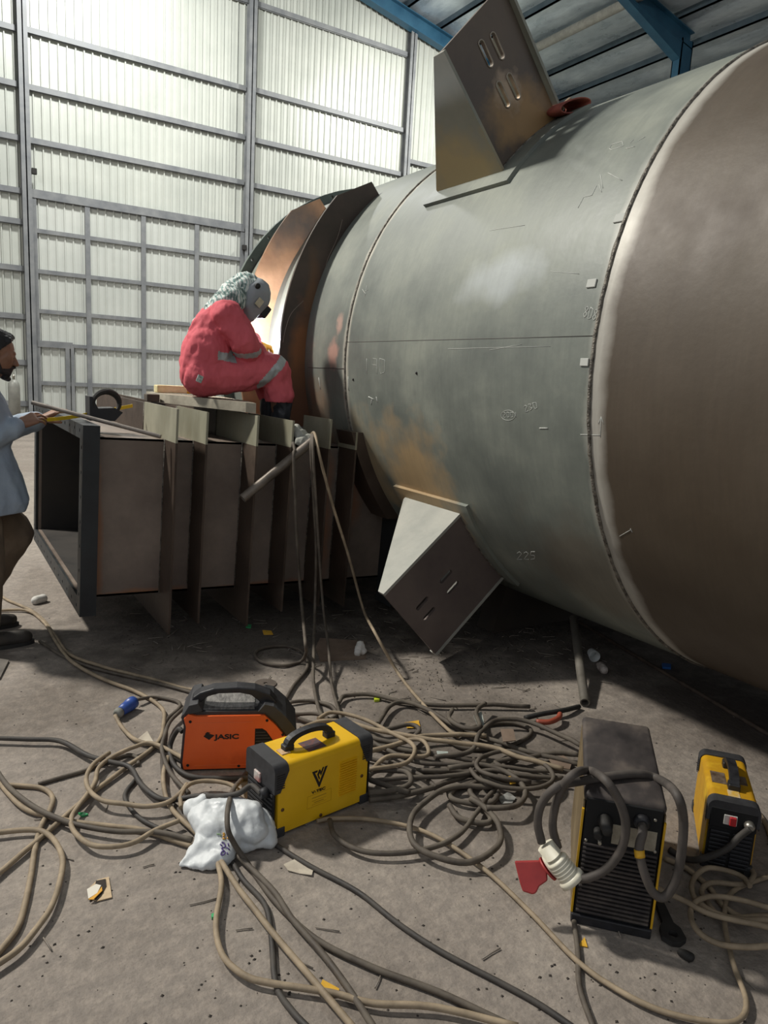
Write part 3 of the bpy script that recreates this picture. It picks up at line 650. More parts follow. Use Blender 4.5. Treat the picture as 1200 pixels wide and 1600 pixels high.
# red leather glove lying on the shell beside the upper lug
M_lth = mat('red_leather', '#7b3b33', '#96513f', scale=14, rough=.8, bump=.2)
M_lth2 = mat('dirty_leather', '#6e5d4c', '#8d7a62', scale=14, rough=.85, bump=.2)
def onr(px, py, y): return ony(px, py, y)
t = empty('work_glove', ony(890, 172, 3.1), 'red leather work glove with an open cuff lying on the vessel beside the upper lug', 'glove')
cz = lambda a, y, h: cyl(a, y, RV+.02+h)
GA, GB, GY_ = 122.0, 116.0, 3.06
mb = MB(); ring0 = []
n = 28; vs = []
ca = ony(895, 172, 3.02) + Vector((.0, 0, .018)); right = (ony(925, 168, 3.02)-ony(868, 184, 3.02)); rl = right.length; right.normalize(); upv = Vector((right.z*-1, 0, right.x)).normalized()
for j, (yy, k1) in enumerate(((3.0, 1.0), (3.10, .95), (3.18, .7))):
    for thk in (0, -.006):
        pass
for rad_o in (0, .007):
    for yy, k1, sh in ((3.0, 1.0, 0), (3.08, .98, .004), (3.16, .8, .012)):
        for k in range(n):
            a = 2*PI*k/n; p = ca + right*math.cos(a)*(rl*.42-rad_o)*k1 + upv*(math.sin(a)*(.034-rad_o)*k1+sh); vs.append((p.x, yy, p.z))
fs = []
for q in range(2):
    for j in range(2):
        for k in range(n): fs.append((q*3*n+j*n+k, q*3*n+j*n+(k+1) % n, q*3*n+(j+1)*n+(k+1) % n, q*3*n+(j+1)*n+k))
for k in range(n): fs.append((k, (k+1) % n, 3*n+(k+1) % n, 3*n+k)); 
mb.faces(vs, fs); mb.build('cuff', M_lth, t, True)
mb = MB(); c0 = Vector((ca.x, 3.18, ca.z+.012))
mb.hull([(c0-right*.05, .028), (c0+right*.05, .026), (c0-right*.05+Vector((0, .1, .0)), .025), (c0+right*.04+Vector((0, .1, 0)), .025)])
for k in range(4):
    b0 = c0 + right*(-.045+.03*k) + Vector((0, .1, .005)); mb.hull([(b0, .016), (b0+Vector((0, .045, .03+.01*k)), .015)]); mb.hull([(b0+Vector((0, .045, .03+.01*k)), .015), (b0+Vector((-.01, .06, .065)), .013)])
mb.hull([(c0+right*.06, .018), (c0+right*.15+upv*.035, .014)])
me = remeshed(mb, .005, 3); me.materials.append(M_lth2); link('hand_part', me, t)
# gas cylinder against the wall
gp = onz(24, 671); gp.z = 0
t = empty('gas_cylinder', gp, 'grey steel gas cylinder standing by the corrugated wall behind the standing man', 'gas cylinder')
k_ = (gp.y/17.9)
mb = MB(); mb.lathe([(0, .12), (.92, .12), (1.0, .11), (1.06, .075), (1.09, .035)], gp, (0, 0, 1), 24); mb.build('bottle', mat('cylinder_grey', '#84857f', '#9a9a92', scale=4, rough=.5, metal=.2), t)
mb = MB(); mb.lathe([(1.09, .03), (1.14, .022), (1.145, .035), (1.17, .03), (1.2, .012)], gp, (0, 0, 1), 12); mb.build('valve', M_brass, t)

# ================================================================== PEOPLE
M_skin = mat('skin', '#7d5a47', '#8f6a55', scale=20, rough=.55)
M_hair = mat('black_hair', '#0f0f11', '#1d1c1d', scale=40, rough=.6, stretch=(1, 1, 4), bump=.3)
def axes(fwd, up):
    f = Vector(fwd).normalized(); l = Vector(up).cross(f).normalized(); u = f.cross(l); return f, l, u
def head_into(mb, c, fwd, up, neck):
    f, l, u = axes(fwd, up); T = lambda x, y, z: Vector(c)+f*x+l*y+u*z
    R3 = Matrix((f, l, u)).transposed()
    mb.ball(T(-.012, 0, .035), 1, 3, sc=(.098, .077, .092), rot=R3)
    mb.hull([(T(.042, .03, .01), .042), (T(.042, -.03, .01), .042), (T(.06, 0, -.08), .026), (T(-.01, .043, -.045), .03), (T(-.01, -.043, -.045), .03), (T(.045, .022, -.075), .022), (T(.045, -.022, -.075), .022)])
    mb.hull([(T(.083, 0, .022), .010), (T(.108, 0, -.016), .012), (T(.085, 0, -.02), .012)]); mb.hull([(T(.098, .012, -.02), .009), (T(.098, -.012, -.02), .009)])
    mb.hull([(T(.074, .034, .036), .013), (T(.082, .010, .034), .012)]); mb.hull([(T(.074, -.034, .036), .013), (T(.082, -.010, .034), .012)])
    mb.hull([(T(.086, .016, -.045), .009), (T(.086, -.016, -.045), .009)]); mb.hull([(T(.084, .014, -.056), .010), (T(.084, -.014, -.056), .010)])
    mb.hull([(T(.058, .042, -.008), .016), (T(.058, .03, -.03), .016)]); mb.hull([(T(.058, -.042, -.008), .016), (T(.058, -.03, -.03), .016)])
    for s in (1, -1):
        mb.ball(T(-.01, .079*s, .002), 1, 2, sc=(.019, .009, .032), rot=R3)
    mb.hull([(T(-.03, 0, -.05), .055), (Vector(neck), .062)])
    return T, R3
def limb(mb, *ps):
    for a, b in zip(ps, ps[1:]): mb.hull([a, b])
def hand_into(mb, wrist, d, n, side, curl=(.5, .6, .65, .7), thumb=.5, s=1.0):
    # d: towards the fingers, n: back of the hand, side: towards the thumb
    d = Vector(d).normalized(); n = Vector(n); n = (n-d*n.dot(d)).normalized(); sd = d.cross(n); sd = sd if sd.dot(Vector(side)) > 0 else -sd
    w = Vector(wrist)
    mb.hull([(w, .024*s), (w+d*.03*s+sd*.018*s, .019*s), (w+d*.09*s+sd*.032*s, .0125*s), (w+d*.085*s-sd*.034*s, .0115*s), (w+d*.03*s-sd*.02*s, .017*s)])
    for i, (off, ln) in enumerate(((.033, .075), (.011, .085), (-.012, .079), (-.033, .062))):
        b = w + d*(.09-.004*abs(i-1))*s + sd*off*s; a = curl[i]; dd = d.copy(); p = b; r = .0088*s
        for j, fr in enumerate((.45, .3, .25)):
            ang = a*(.6 if j == 0 else 1.0)
            dd = (dd*math.cos(ang) - n*math.sin(ang)).normalized(); n2 = None
            q = p + dd*ln*fr*s; mb.hull([(p, r), (q, r*.92)], 1); p = q; r *= .92
    t0 = w + d*.025*s + sd*.026*s; dt = (d*.6 + sd*.75 - n*thumb).normalized(); t1 = t0+dt*.042*s; dt2 = (d*.9 + sd*.1 - n*thumb*1.2).normalized(); t2 = t1+dt2*.033*s; t3 = t2 + dt2*.026*s
    mb.hull([(t0, .015*s), (t1, .011*s)]); mb.hull([(t1, .011*s), (t2, .0095*s)]); mb.hull([(t2, .0095*s), (t3, .008*s)])

# ---- standing man at the left edge
man = empty('person', (.20, 4.42, 0), 'standing man in a pale blue shirt and brown trousers at the left edge, measuring', 'person')
HC = Vector((.312, 4.36, 1.555))
mb = MB()
T, R3 = head_into(mb, HC, (1, .10, -.22), (.2, 0, 1), (.235, 4.40, 1.40))
mb.hull([((.22, 4.30, 1.33), .09), ((.22, 4.50, 1.33), .09), ((.2, 4.34, 1.05), .10), ((.2, 4.46, 1.05), .10), ((.235, 4.40, 1.40), .06)])
mb.hull([((.2, 4.34, 1.05), .10), ((.2, 4.46, 1.05), .10), ((.19, 4.33, .92), .105), ((.19, 4.47, .92), .105)])
WR, WL = ony(30, 664, 4.26), ony(66, 655, 4.56)
ELR, ELL = Vector((.17, 4.17, 1.09)), Vector((.30, 4.70, 1.12))
limb(mb, ((.2, 4.21, 1.35), .06), (ELR, .042), (WR, .028)); limb(mb, ((.21, 4.59, 1.35), .06), (ELL, .042), (WL, .028))
hand_into(mb, WR, ony(56, 652, 4.28)-WR, (-.1, -.55, .8), (.1, .8, .5), (.55, .6, .7, .8), .5)
hand_into(mb, WL, ony(100, 636, 4.50)-WL, (-.1, -.3, 1), (.2, -1, -.1), (.35, .4, .45, .5), .5)
AKR, AKL = Vector((.205, 4.27, .09)), Vector((.16, 4.60, .11))
KNR, KNL = Vector((.225, 4.28, .50)), Vector((.40, 4.56, .56))
limb(mb, ((.19, 4.32, .9), .085), (KNR, .055), (AKR, .038)); limb(mb, ((.19, 4.48, .9), .085), (KNL, .055), (AKL, .038))
me = remeshed(mb, .0045, 3); me.materials.append(M_skin); link('body', me, man)
for s in (1, -1):
    mb = MB(); mb.ball(T(.073, .031*s, .012), .0115, 2); mb.build('eye', mat('eye_dark', '#1a1410', rough=.2), man, True)
mb = MB()      # hair
mb.ball(T(-.024, 0, .048), 1, 3, sc=(.103, .084, .096), rot=R3)
mb.hull([(T(.045, 0, .105), .03), (T(.035, .045, .085), .025), (T(.035, -.045, .085), .025), (T(-.04, 0, .12), .03)]); mb.hull([(T(.005, .078, .04), .009), (T(.004, .076, -.015), .007), (T(-.05, .06, -.01), .02)]); mb.hull([(T(.005, -.078, .04), .009), (T(.004, -.076, -.015), .007), (T(-.05, -.06, -.01), .02)])
hm = remeshed(mb, .005, 2)
bm = bmesh.new(); bm.from_mesh(hm)      # cut the face opening
f, l, u = axes((1, .10, -.22), (.2, 0, 1))
bmesh.ops.bisect_plane(bm, geom=bm.verts[:]+bm.edges[:]+bm.faces[:], plane_co=T(.02, 0, .055), plane_no=(f*.75-u*.66).normalized(), clear_outer=True)
bmesh.ops.holes_fill(bm, edges=bm.edges[:], sides=0); bm.to_mesh(hm); bm.free(); folds(hm, .004, 60, 1); hm.materials.append(M_hair); link('hair', hm, man)
mb = MB(); mb.hull([(T(.098, .02, -.036), .006), (T(.101, 0, -.031), .007), (T(.098, -.02, -.036), .006)]); mb.hull([(T(.082, 0, -.10), .015), (T(.06, .03, -.092), .018), (T(.06, -.03, -.092), .018)]); mb.hull([(T(.09, .02, -.036), .006), (T(.07, .036, -.08), .014), (T(.03, .058, -.07), .012)]); mb.hull([(T(.09, -.02, -.036), .006), (T(.07, -.036, -.08), .014), (T(.03, -.058, -.07), .012)]); mb.hull([(T(.03, -.058, -.07), .012), (T(.0, -.072, -.01), .006)]); mb.hull([(T(.03, .058, -.07), .012), (T(.0, .072, -.01), .006)])
me = remeshed(mb, .004, 2); me.materials.append(M_hair); link('beard', me, man)
M_shirt = mat('pale_blue_shirt', '#8792a0', '#9daab6', c3='#929fae', scale=3, rough=.9, bump=.1, bscale=60)
mb = MB()
mb.hull([((.215, 4.24, 1.33), .10), ((.215, 4.56, 1.33), .10), ((.23, 4.32, 1.40), .075), ((.23, 4.48, 1.40), .075), ((.20, 4.30, 1.1), .15), ((.20, 4.50, 1.1), .15), ((.29, 4.33, 1.18), .11)])
mb.hull([((.20, 4.30, 1.1), .15), ((.20, 4.50, 1.1), .15), ((.16, 4.27, .78), .13), ((.16, 4.53, .78), .13), ((.34, 4.29, .80), .10), ((.36, 4.48, .80), .10)])
mb.hull([((.235, 4.36, 1.44), .062), ((.235, 4.44, 1.44), .062), ((.22, 4.40, 1.38), .09)])
limb(mb, ((.2, 4.21, 1.345), .088), (ELR, .075), (WR-(WR-ELR).normalized()*.03, .052)); limb(mb, ((.21, 4.59, 1.345), .088), (ELL, .075), (WL-(WL-ELL).normalized()*.03, .052))
sh = remeshed(mb, .008, 5); folds(sh, .012, 7, 5, (1.4, 1.4, .7))
bm = bmesh.new(); bm.from_mesh(sh)
bmesh.ops.bisect_plane(bm, geom=bm.verts[:]+bm.edges[:]+bm.faces[:], plane_co=(.2, 4.4, .735), plane_no=(.06, 0, -1), clear_outer=True); bm.to_mesh(sh); bm.free()
for p in sh.polygons: p.use_smooth = True
sh.materials.append(M_shirt); so = link('shirt', sh, man)
md = so.modifiers.new('thick', 'SOLIDIFY'); md.thickness = .003
pass
M_tr = mat('brown_trousers', '#6a5c4c', '#7d6d5b', scale=5, rough=.9, bump=.1)
mb = MB(); mb.hull([((.19, 4.33, .92), .125), ((.19, 4.47, .92), .125), ((.19, 4.32, .80), .12), ((.19, 4.48, .80), .12)])
limb(mb, ((.19, 4.32, .86), .12), (KNR, .092), ((.195, 4.27, .13), .085)); limb(mb, ((.19, 4.48, .86), .12), (KNL, .092), ((.155, 4.60, .15), .08))
me = remeshed(mb, .008, 5); folds(me, .012, 9, 9, (1, 1, .8)); me.materials.append(M_tr); link('trousers', me, man)
M_shoe = mat('dark_shoe', '#2c2824', '#403a33', scale=20, rough=.8)
for k, (ak, yo) in enumerate(((AKR, 0), (AKL, 0))):
    x, y, z = ak.x, ak.y, 0
    mb = MB(); mb.hull([((x-.05, y, .05), .045), ((x+.03, y, .055), .047), ((x, y, .10), .042)]); mb.hull([((x-.05, y, .045), .044), ((x+.10, y, .042), .042), ((x+.185, y-.005, .042), .040), ((x+.2, y+.01, .038), .036)])
    me = remeshed(mb, .006, 3)
    for v in me.vertices: v.co.z = max(v.co.z, .018)
    me.materials.append(M_shoe); so_ = link('shoe', me, man)
    mb = MB(); pr = []
    for q in range(24):
        a = 2*PI*q/24; pr.append((x+.07+.172*math.cos(a), y+.05*math.sin(a)*(1 if math.cos(a) > -.2 else .9)))
    mb.prism(pr, lambda a, b, t: (a, b, t), .001, .022); mb.build('sole', M_rub, so_)
    for q in range(4):
        mb = MB(); mb.tube([(x+.045+.022*q, y-.028, .098-.011*q), (x+.05+.022*q, y, .106-.012*q), (x+.045+.022*q, y+.028, .098-.011*q)], .003, 5); mb.build('lace', M_blk, so_)

# ---- welder
wel = empty('person', (1.47, 4.56, 1.38), 'seated welder in red coveralls and grey welding helmet, bent over on the duct', 'person')
YR, YM, YL = 4.42, 4.56, 4.72
P = lambda x, y, Y=YM: ony(x, y, Y)
WHR = P(402, 551, 4.62); WHL = P(400, 535, 4.9)
ANR = Vector((P(438, 650, YR).x, YR, 1.19)); ANL = Vector((1.93, 4.56, 1.19))
f_w = (.80, .12, -.58)
mb = MB()
HW = P(386, 466, YM)
T2, R2 = head_into(mb, HW, f_w, (.58, 0, .8), P(362, 474))
mb.hull([(P(320, 575, YR+.06), .11), (P(320, 575, YL-.06), .11), (P(335, 525, YR+.04), .11), (P(335, 525, YL-.04), .11)]); mb.hull([(P(335, 525, YR+.04), .11), (P(335, 525, YL-.04), .11), (P(357, 485, YR+.02), .08), (P(357, 485, YL-.02), .08)])
limb(mb, (P(322, 588, YR+.02), .09), (P(430, 574, YR), .06), (ANR, .04)); limb(mb, (P(322, 588, YL-.02), .09), (Vector((1.93, 4.60, 1.60)), .06), (ANL, .04))
limb(mb, (P(357, 490, YR-.02), .06), (P(382, 536, YR-.03), .045), (WHR, .03)); limb(mb, (P(357, 490, YL+.02), .06), (P(380, 530, YL+.06), .045), (WHL, .03))
me = remeshed(mb, .007, 3); me.materials.append(M_skin); link('body', me, wel)
M_cov = mat('red_coverall', '#c4535d', '#d5646d', c3='#cb5a64', scale=3, rough=.85, bump=.08, bscale=80)
M_refl = mat('reflective_tape', '#9fa5a6', '#b3b8b8', scale=14, rough=.45, metal=.2)
mb = MB()
mb.hull([(P(316, 582, YR+.04), .135), (P(316, 582, YL-.04), .135), (P(325, 545, YR+.03), .145), (P(325, 545, YL-.03), .145)])
mb.hull([(P(322, 545, YR+.05), .135), (P(322, 545, YL-.05), .135), (P(336, 512, YR+.05), .125), (P(336, 512, YL-.05), .125)])
mb.hull([(P(336, 512, YR+.05), .125), (P(336, 512, YL-.05), .125), (P(356, 487, YR+.04), .088), (P(356, 487, YL-.04), .088), (P(363, 477), .07)])
limb(mb, (P(318, 588, YR), .12), (P(375, 585, YR-.02), .105), (P(428, 576, YR-.03), .094), (P(436, 618, YR-.02), .09)); limb(mb, (P(318, 587, YL), .125), (Vector((1.92, 4.60, 1.585)), .095), (Vector((1.94, 4.57, 1.42)), .085))
limb(mb, (P(355, 494, YR-.05), .098), (P(381, 534, YR-.12), .080), (P(387, 546, YR-.08), .074), (WHR, .054)); limb(mb, (P(355, 491, YL+.01), .098), (P(380, 530, YL+.04), .085), (WHL-(WHL-P(380, 530, YL+.04)).normalized()*.05, .055))
cv = remeshed(mb, .0075, 3); folds(cv, .016, 7.5, 21, (1, 1, 1)); folds(cv, .006, 21, 4, (1.6, 1, .7)); 
zh = P(437, 628, YR).z
bm = bmesh.new(); bm.from_mesh(cv)
cv_faces = [f for f in bm.faces if f.calc_center_median().z < zh and f.calc_center_median().x > 1.75]
bmesh.ops.delete(bm, geom=cv_faces, context='FACES'); bm.to_mesh(cv); bm.free()
cv.materials.append(M_cov); cv.materials.append(M_refl)
def band(p, ax, hw, rmax, cond=None):
    ax = Vector(ax).normalized()
    for f in cv.polygons:
        c = f.center; v = c-p
        if abs(v.dot(ax)) < hw and v.length < rmax and (cond is None or cond(c)): f.material_index = 1
band(P(382, 551, YR-.08), (.25, .3, -1), .021, .105); band(P(421, 578, YR-.03), (.75, 0, -.66), .026, .15)
band(P(345, 557, YR-.05), (.12, 0, 1), .024, .10, lambda c: P(331, 557, YR).x < c.x < P(362, 557, YR).x and c.y < YR+.05)
for p_ in cv.polygons: p_.use_smooth = True
co = link('coverall', cv, wel); md = co.modifiers.new('thick', 'SOLIDIFY'); md.thickness = .003
mb = MB(); c = P(312, 592, YR-.135); mb.bbox(-.018, .018, -.003, .003, -.022, .022, .002, 1, fn=lambda a, b, h: c+Vector((a*.9+h*.35, b, h*.9-a*.35))); mb.build('pocket_patch', mat('patch_white', '#c9cdcb', '#6f8a7c', scale=60, rough=.8), co)
M_boot = mat('black_boot', '#25272c', '#3b3e45', scale=14, rough=.45, bump=.2)
for ak in (ANR, ANL):
    x, y = ak.x, ak.y; zf = 1.128 - .0348*(x-1.95)
    mb = MB(); limb(mb, ((x+.01, y, zh+.02), .072), ((x, y, zf+.10), .058)); mb.hull([((x-.045, y, zf+.05), .045), ((x+.04, y, zf+.05), .045), ((x, y, zf+.11), .05)]); mb.hull([((x-.04, y, zf+.045), .043), ((x+.15, y, zf+.042), .038)])
    me = remeshed(mb, .007, 3); folds(me, .006, 14, 2)
    for v in me.vertices: v.co.z = max(v.co.z, zf)
    me.materials.append(M_boot); bo = link('boot', me, wel)
    mb = MB(); mb.prism([(x+.05+.15*math.cos(q), y+.05*math.sin(q)) for q in [2*PI*i/20 for i in range(20)]], lambda a, b, t: (a, b, t), zf-.001, zf+.018); mb.build('boot_sole', M_rub, bo)
M_glv = mat('yellow_glove', '#b98a2c', '#c99a3a', scale=12, rough=.85)
for w_, d_, nm in ((WHR, (.5, .75, .05), 'right'), (WHL, (.7, .3, -.1), 'left')):
    mb = MB(); d_ = Vector(d_).normalized(); limb(mb, (w_-d_*.06, .042), (w_+d_*.01, .034)); hand_into(mb, w_, d_, (0, -.4, 1), (0, 1, .2) if nm == 'right' else (0, -1, .2), (.8, .85, .9, .95), .7, 1.2)
    me = remeshed(mb, .005, 2); me.materials.append(M_glv); link('glove', me, wel)
# scarf
def scarf_extra(N, L, tc, col):
    a = N.new('ShaderNodeTexWave'); a.inputs['Scale'].default_value = 16; a.inputs['Distortion'].default_value = 6; a.inputs['Detail'].default_value = 2; L.new(tc.outputs['Object'], a.inputs['Vector'])
    r = N.new('ShaderNodeValToRGB'); e = r.color_ramp.elements; e[0].position = .12; e[0].color = hexc('#7f9b97'); e[1].position = .36; e[1].color = hexc('#cfd3ce'); L.new(a.outputs['Color'], r.inputs['Fac'])
    b = N.new('ShaderNodeTexNoise'); b.inputs['Scale'].default_value = 22; L.new(tc.outputs['Object'], b.inputs['Vector'])
    r2_ = N.new('ShaderNodeValToRGB'); e = r2_.color_ramp.elements; e[0].position = .40; e[0].color = hexc('#5f7d7c'); e[1].position = .5; e[1].color = (1, 1, 1, 1); L.new(b.outputs['Fac'], r2_.inputs['Fac'])
    m = N.new('ShaderNodeMixRGB'); m.blend_type = 'MULTIPLY'; m.inputs[0].default_value = .8; L.new(r.outputs[0], m.inputs[1]); L.new(r2_.outputs[0], m.inputs[2]); return m.outputs[0]
M_scarf = mat('checked_scarf', '#d5d8d2', rough=.95, extra=scarf_extra)
mb = MB(); mb.hull([(HW+Vector((-.01, 0, .045)), .112), (HW+Vector((-.06, 0, .01)), .105), (P(378, 470), .098)]); mb.hull([(P(360, 470, YR+.03), .085), (P(360, 470, YL-.03), .085), (P(366, 460), .09)]); mb.hull([(P(350, 478, YR+.02), .08), (P(350, 478, YL-.02), .08), (P(360, 470), .09)]); mb.hull([(P(350, 478, YR+.05), .08), (P(350, 478, YL-.05), .08), (P(322, 498, YM-.06), .045), (P(322, 498, YM+.06), .045)]); mb.hull([(P(322, 496, YM-.05), .045), (P(322, 496, YM+.05), .045), (P(301, 508, YM), .015)])
me = remeshed(mb, .007, 3); folds(me, .014, 16, 33); me.materials.append(M_scarf); link('scarf', me, wel)
# helmet
M_helm = mat('grey_helmet', '#8f9499', '#a0a4a8', scale=5, rough=.4)
f, l, u = axes((.80, .06, -.60), (.6, 0, .8)); HCn = P(391, 467, YM-.01)
TH_m = lambda x, y, z: HCn + f*x + l*y + u*z
mb = MB()
mb.hull([(TH_m(-.005, .035, .055), .088), (TH_m(-.005, -.035, .055), .088), (TH_m(.03, .035, .03), .075), (TH_m(.03, -.035, .03), .075), (TH_m(.04, .03, -.09), .055), (TH_m(.04, -.03, -.09), .055), (TH_m(-.01, .06, -.06), .05), (TH_m(-.01, -.06, -.06), .05), (TH_m(.045, 0, -.13), .04), (TH_m(-.04, .06, .03), .06), (TH_m(-.04, -.06, .03), .06)])
me = remeshed(mb, .007, 3); me.materials.append(M_helm); hel = link('welding_helmet', me, wel)
mb = MB(); mb.bbox(.09, .135, -.058, .058, -.045, .035, .008, 2, fn=lambda a, b, c: TH_m(a, b, c)); mb.build('visor_frame', M_blk, hel)
mb = MB(); mb.bbox(.134, .138, -.045, .045, -.03, .02, .001, 1, fn=lambda a, b, c: TH_m(a, b, c)); mb.build('dark_lens', mat('dark_lens', '#0d100f', rough=.08), hel)
mb = MB(); mb.bbox(.0, .042, -.1275, -.124, -.04, .012, .001, 1, fn=lambda a, b, c: TH_m(a, b+.004, c)); mb.build('sticker', mat('cream_sticker', '#c5bda3', '#b3a98d', scale=40, rough=.7), hel)
mb = MB(); mb.lathe([(0, .018), (.012, .016), (.013, .001)], TH_m(-.05, -.116, .055), -l, 16); mb.build('helmet_knob', M_rub, hel)
# electrode holder in the welder's hand, and the arc
ARC = P(408, 532, 4.95)
t = empty('electrode_holder', WHR, 'electrode holder in the gloved hand of the seated welder', 'tool')
mb = MB(); g0 = WHR+Vector((.04, .06, -.01)); g1 = g0+Vector((.02, .12, .02)); mb.tube([g0, g1], .013, 10); mb.build('grip', M_rub, t)
mb = MB(); mb.tube([g1, ARC+Vector((0, 0, .02))], .002, 6); mb.build('electrode', M_steel, t)

# ================================================================== MACHINES ON THE FLOOR
M_yel = mat('yellow_paint', '#d9a90f', '#e3b51d', scale=6, rough=.42)
M_yeld = mat('worn_yellow_paint', '#c9980f', '#d9ae22', c3='#b98a1c', scale=7, rough=.5)
M_org = mat('orange_paint', '#d35824', '#de642e', scale=5, rough=.45, stains=[((.25, 0, .05), (.09, .05, .04), '#a8411c', .5, 20)])
M_gry = mat('charcoal_plastic', '#2b2b2d', '#38383a', scale=30, rough=.6)
M_gryl = mat('grey_print', '#6f6a66', rough=.7)
M_ink = mat('black_ink', '#1d1410', rough=.7)
M_dark = mat('dark_recess', '#0b0b0c', rough=.8)
def machine(name, px, py, ang, label):
    g = onz(px, py); return empty(name, (g.x, g.y, 0), label, 'welding machine', rz=ang)
def grille(w0, w1, z0, z1, y, n, t=.004):
    mb = MB()
    for k in range(n):
        z = z0 + (z1-z0)*(k+.5)/n; mb.bbox(w0, w1, y-t, y+.004, z-(z1-z0)/n*.3, z+(z1-z0)/n*.3, .0015, 1)
    return mb
# ---- orange inverter
om = machine('inverter_welder', 285, 1207, math.atan2(-.39, .92), 'orange inverter welder with black top handle standing behind the yellow one')
Wd, Lx = .20, .405
side = [(.004, .012), (.0, .04), (.012, .19), (.004, .222), (.02, .242), (.05, .233), (.31, .233), (.355, .19), (.397, .135), (.40, .012)]
for y0, y1 in ((0, .014), (Wd-.014, Wd)):
    mb = MB(); mb.prism(side, lambda a, b, t: (a, t, b), y0, y1); lb(mb, 'side_panel', M_org, om)
mb = MB(); core = [(-.006, 0), (-.010, .04), (.002, .19), (-.008, .225), (.02, .262), (.055, .246), (.29, .246), (.35, .214), (.412, .145), (.416, 0)]
mb.prism(core, lambda a, b, t: (a, t, b), .013, Wd-.013); lb(mb, 'body', M_gry, om)
mb = MB()    # top cover and handle hoop
hoop = [(.02, .262), (.035, .292), (.06, .310), (.11, .326), (.20, .331), (.27, .324), (.33, .300), (.36, .262), (.30, .25), (.285, .272), (.255, .296), (.21, .306), (.13, .304), (.09, .292), (.065, .272), (.055, .25)]
mb.prism(hoop, lambda a, b, t: (a, t, b), .045, .105)
o = lb(mb, 'handle', M_blk, om)
bv = o.modifiers.new('b', 'BEVEL'); bv.width = .006; bv.segments = 2; bv.limit_method = 'ANGLE'; bv.angle_limit = math.radians(50)
for nm, pl_o in (('rear_shoulder', [(.0, .236), (.022, .276), (.055, .284), (.075, .252), (.05, .244)]), ('front_bezel', [(.285, .246), (.31, .276), (.345, .268), (.395, .222), (.437, .165), (.437, .115), (.408, .115), (.395, .15), (.35, .208), (.312, .240)])):
    mb = MB(); mb.prism(pl_o, lambda a, b, t: (a, t, b), .004, Wd-.004); o = lb(mb, nm, M_gry, om)
    bv = o.modifiers.new('b', 'BEVEL'); bv.width = .005; bv.segments = 2; bv.limit_method = 'ANGLE'; bv.angle_limit = math.radians(30)
mb = MB(); mb.box(.07, .27, .03, Wd-.03, .245, .251); lb(mb, 'top_label', mat('printed_plate', '#4e4c4a', '#8d8a85', scale=90, rough=.6, stretch=(1, .3, 1)), om)
mb = MB(); mb.prism([(.275, .055), (.345, .055), (.345, .128), (.318, .168), (.303, .178), (.275, .178)], lambda a, b, t: (a, t, b), -.002, .002); vt = lb(mb, 'vent_grille', M_dark, om)
for k in range(9):
    z = .064+.0125*k; mb = MB(); mb.box(.278, .343 - max(0, (z-.125))*.7, -.0045, -.001, z-.002, z+.002); lb(mb, 'louvre', M_gry, vt)
for a, b in ((.028, .212), (.02, .03), (.215, .022), (.32, .212), (.383, .15)):
    mb = MB(); mb.lathe([(0, .0055), (.003, .0055), (.0035, .003)], (a, .001, b), (0, -1, 0), 10); lb(mb, 'screw', M_dark, om)
mb = MB(); pr = [(.045, .026), (.26, .026), (.26, .029), (.045, .029)]; mb.prism(pr, lambda a, b, t: (a, t, b), -.0012, .001); mb.prism([(.045, .205), (.265, .205), (.265, .2075), (.045, .2075)], lambda a, b, t: (a, t, b), -.0012, .001); lb(mb, 'pressed_rib', mat('orange_light', '#d8683a', rough=.45), om)
MR = Matrix(((1, 0, 0, 0), (0, 0, -1, 0), (0, 1, 0, 0), (0, 0, 0, 1)))     # text plane -> x/z plane facing -y
o = textmesh('JASIC', .034, 'lettering', M_ink, Matrix.Translation((.168, -.001, .146)) @ MR @ Matrix.Diagonal((1.15, .8, 1, 1)), None, bold=.0012); o.parent = om
mb = MB(); mb.prism([(.079, .150), (.090, .163), (.120, .154), (.1, .135)], lambda a, b, t: (a, t, b), -.0016, 0); mb.prism([(.084, .160), (.092, .168), (.104, .164), (.095, .158)], lambda a, b, t: (a, t, b), -.0016, 0); lb(mb, 'logo_mark', M_ink, om)
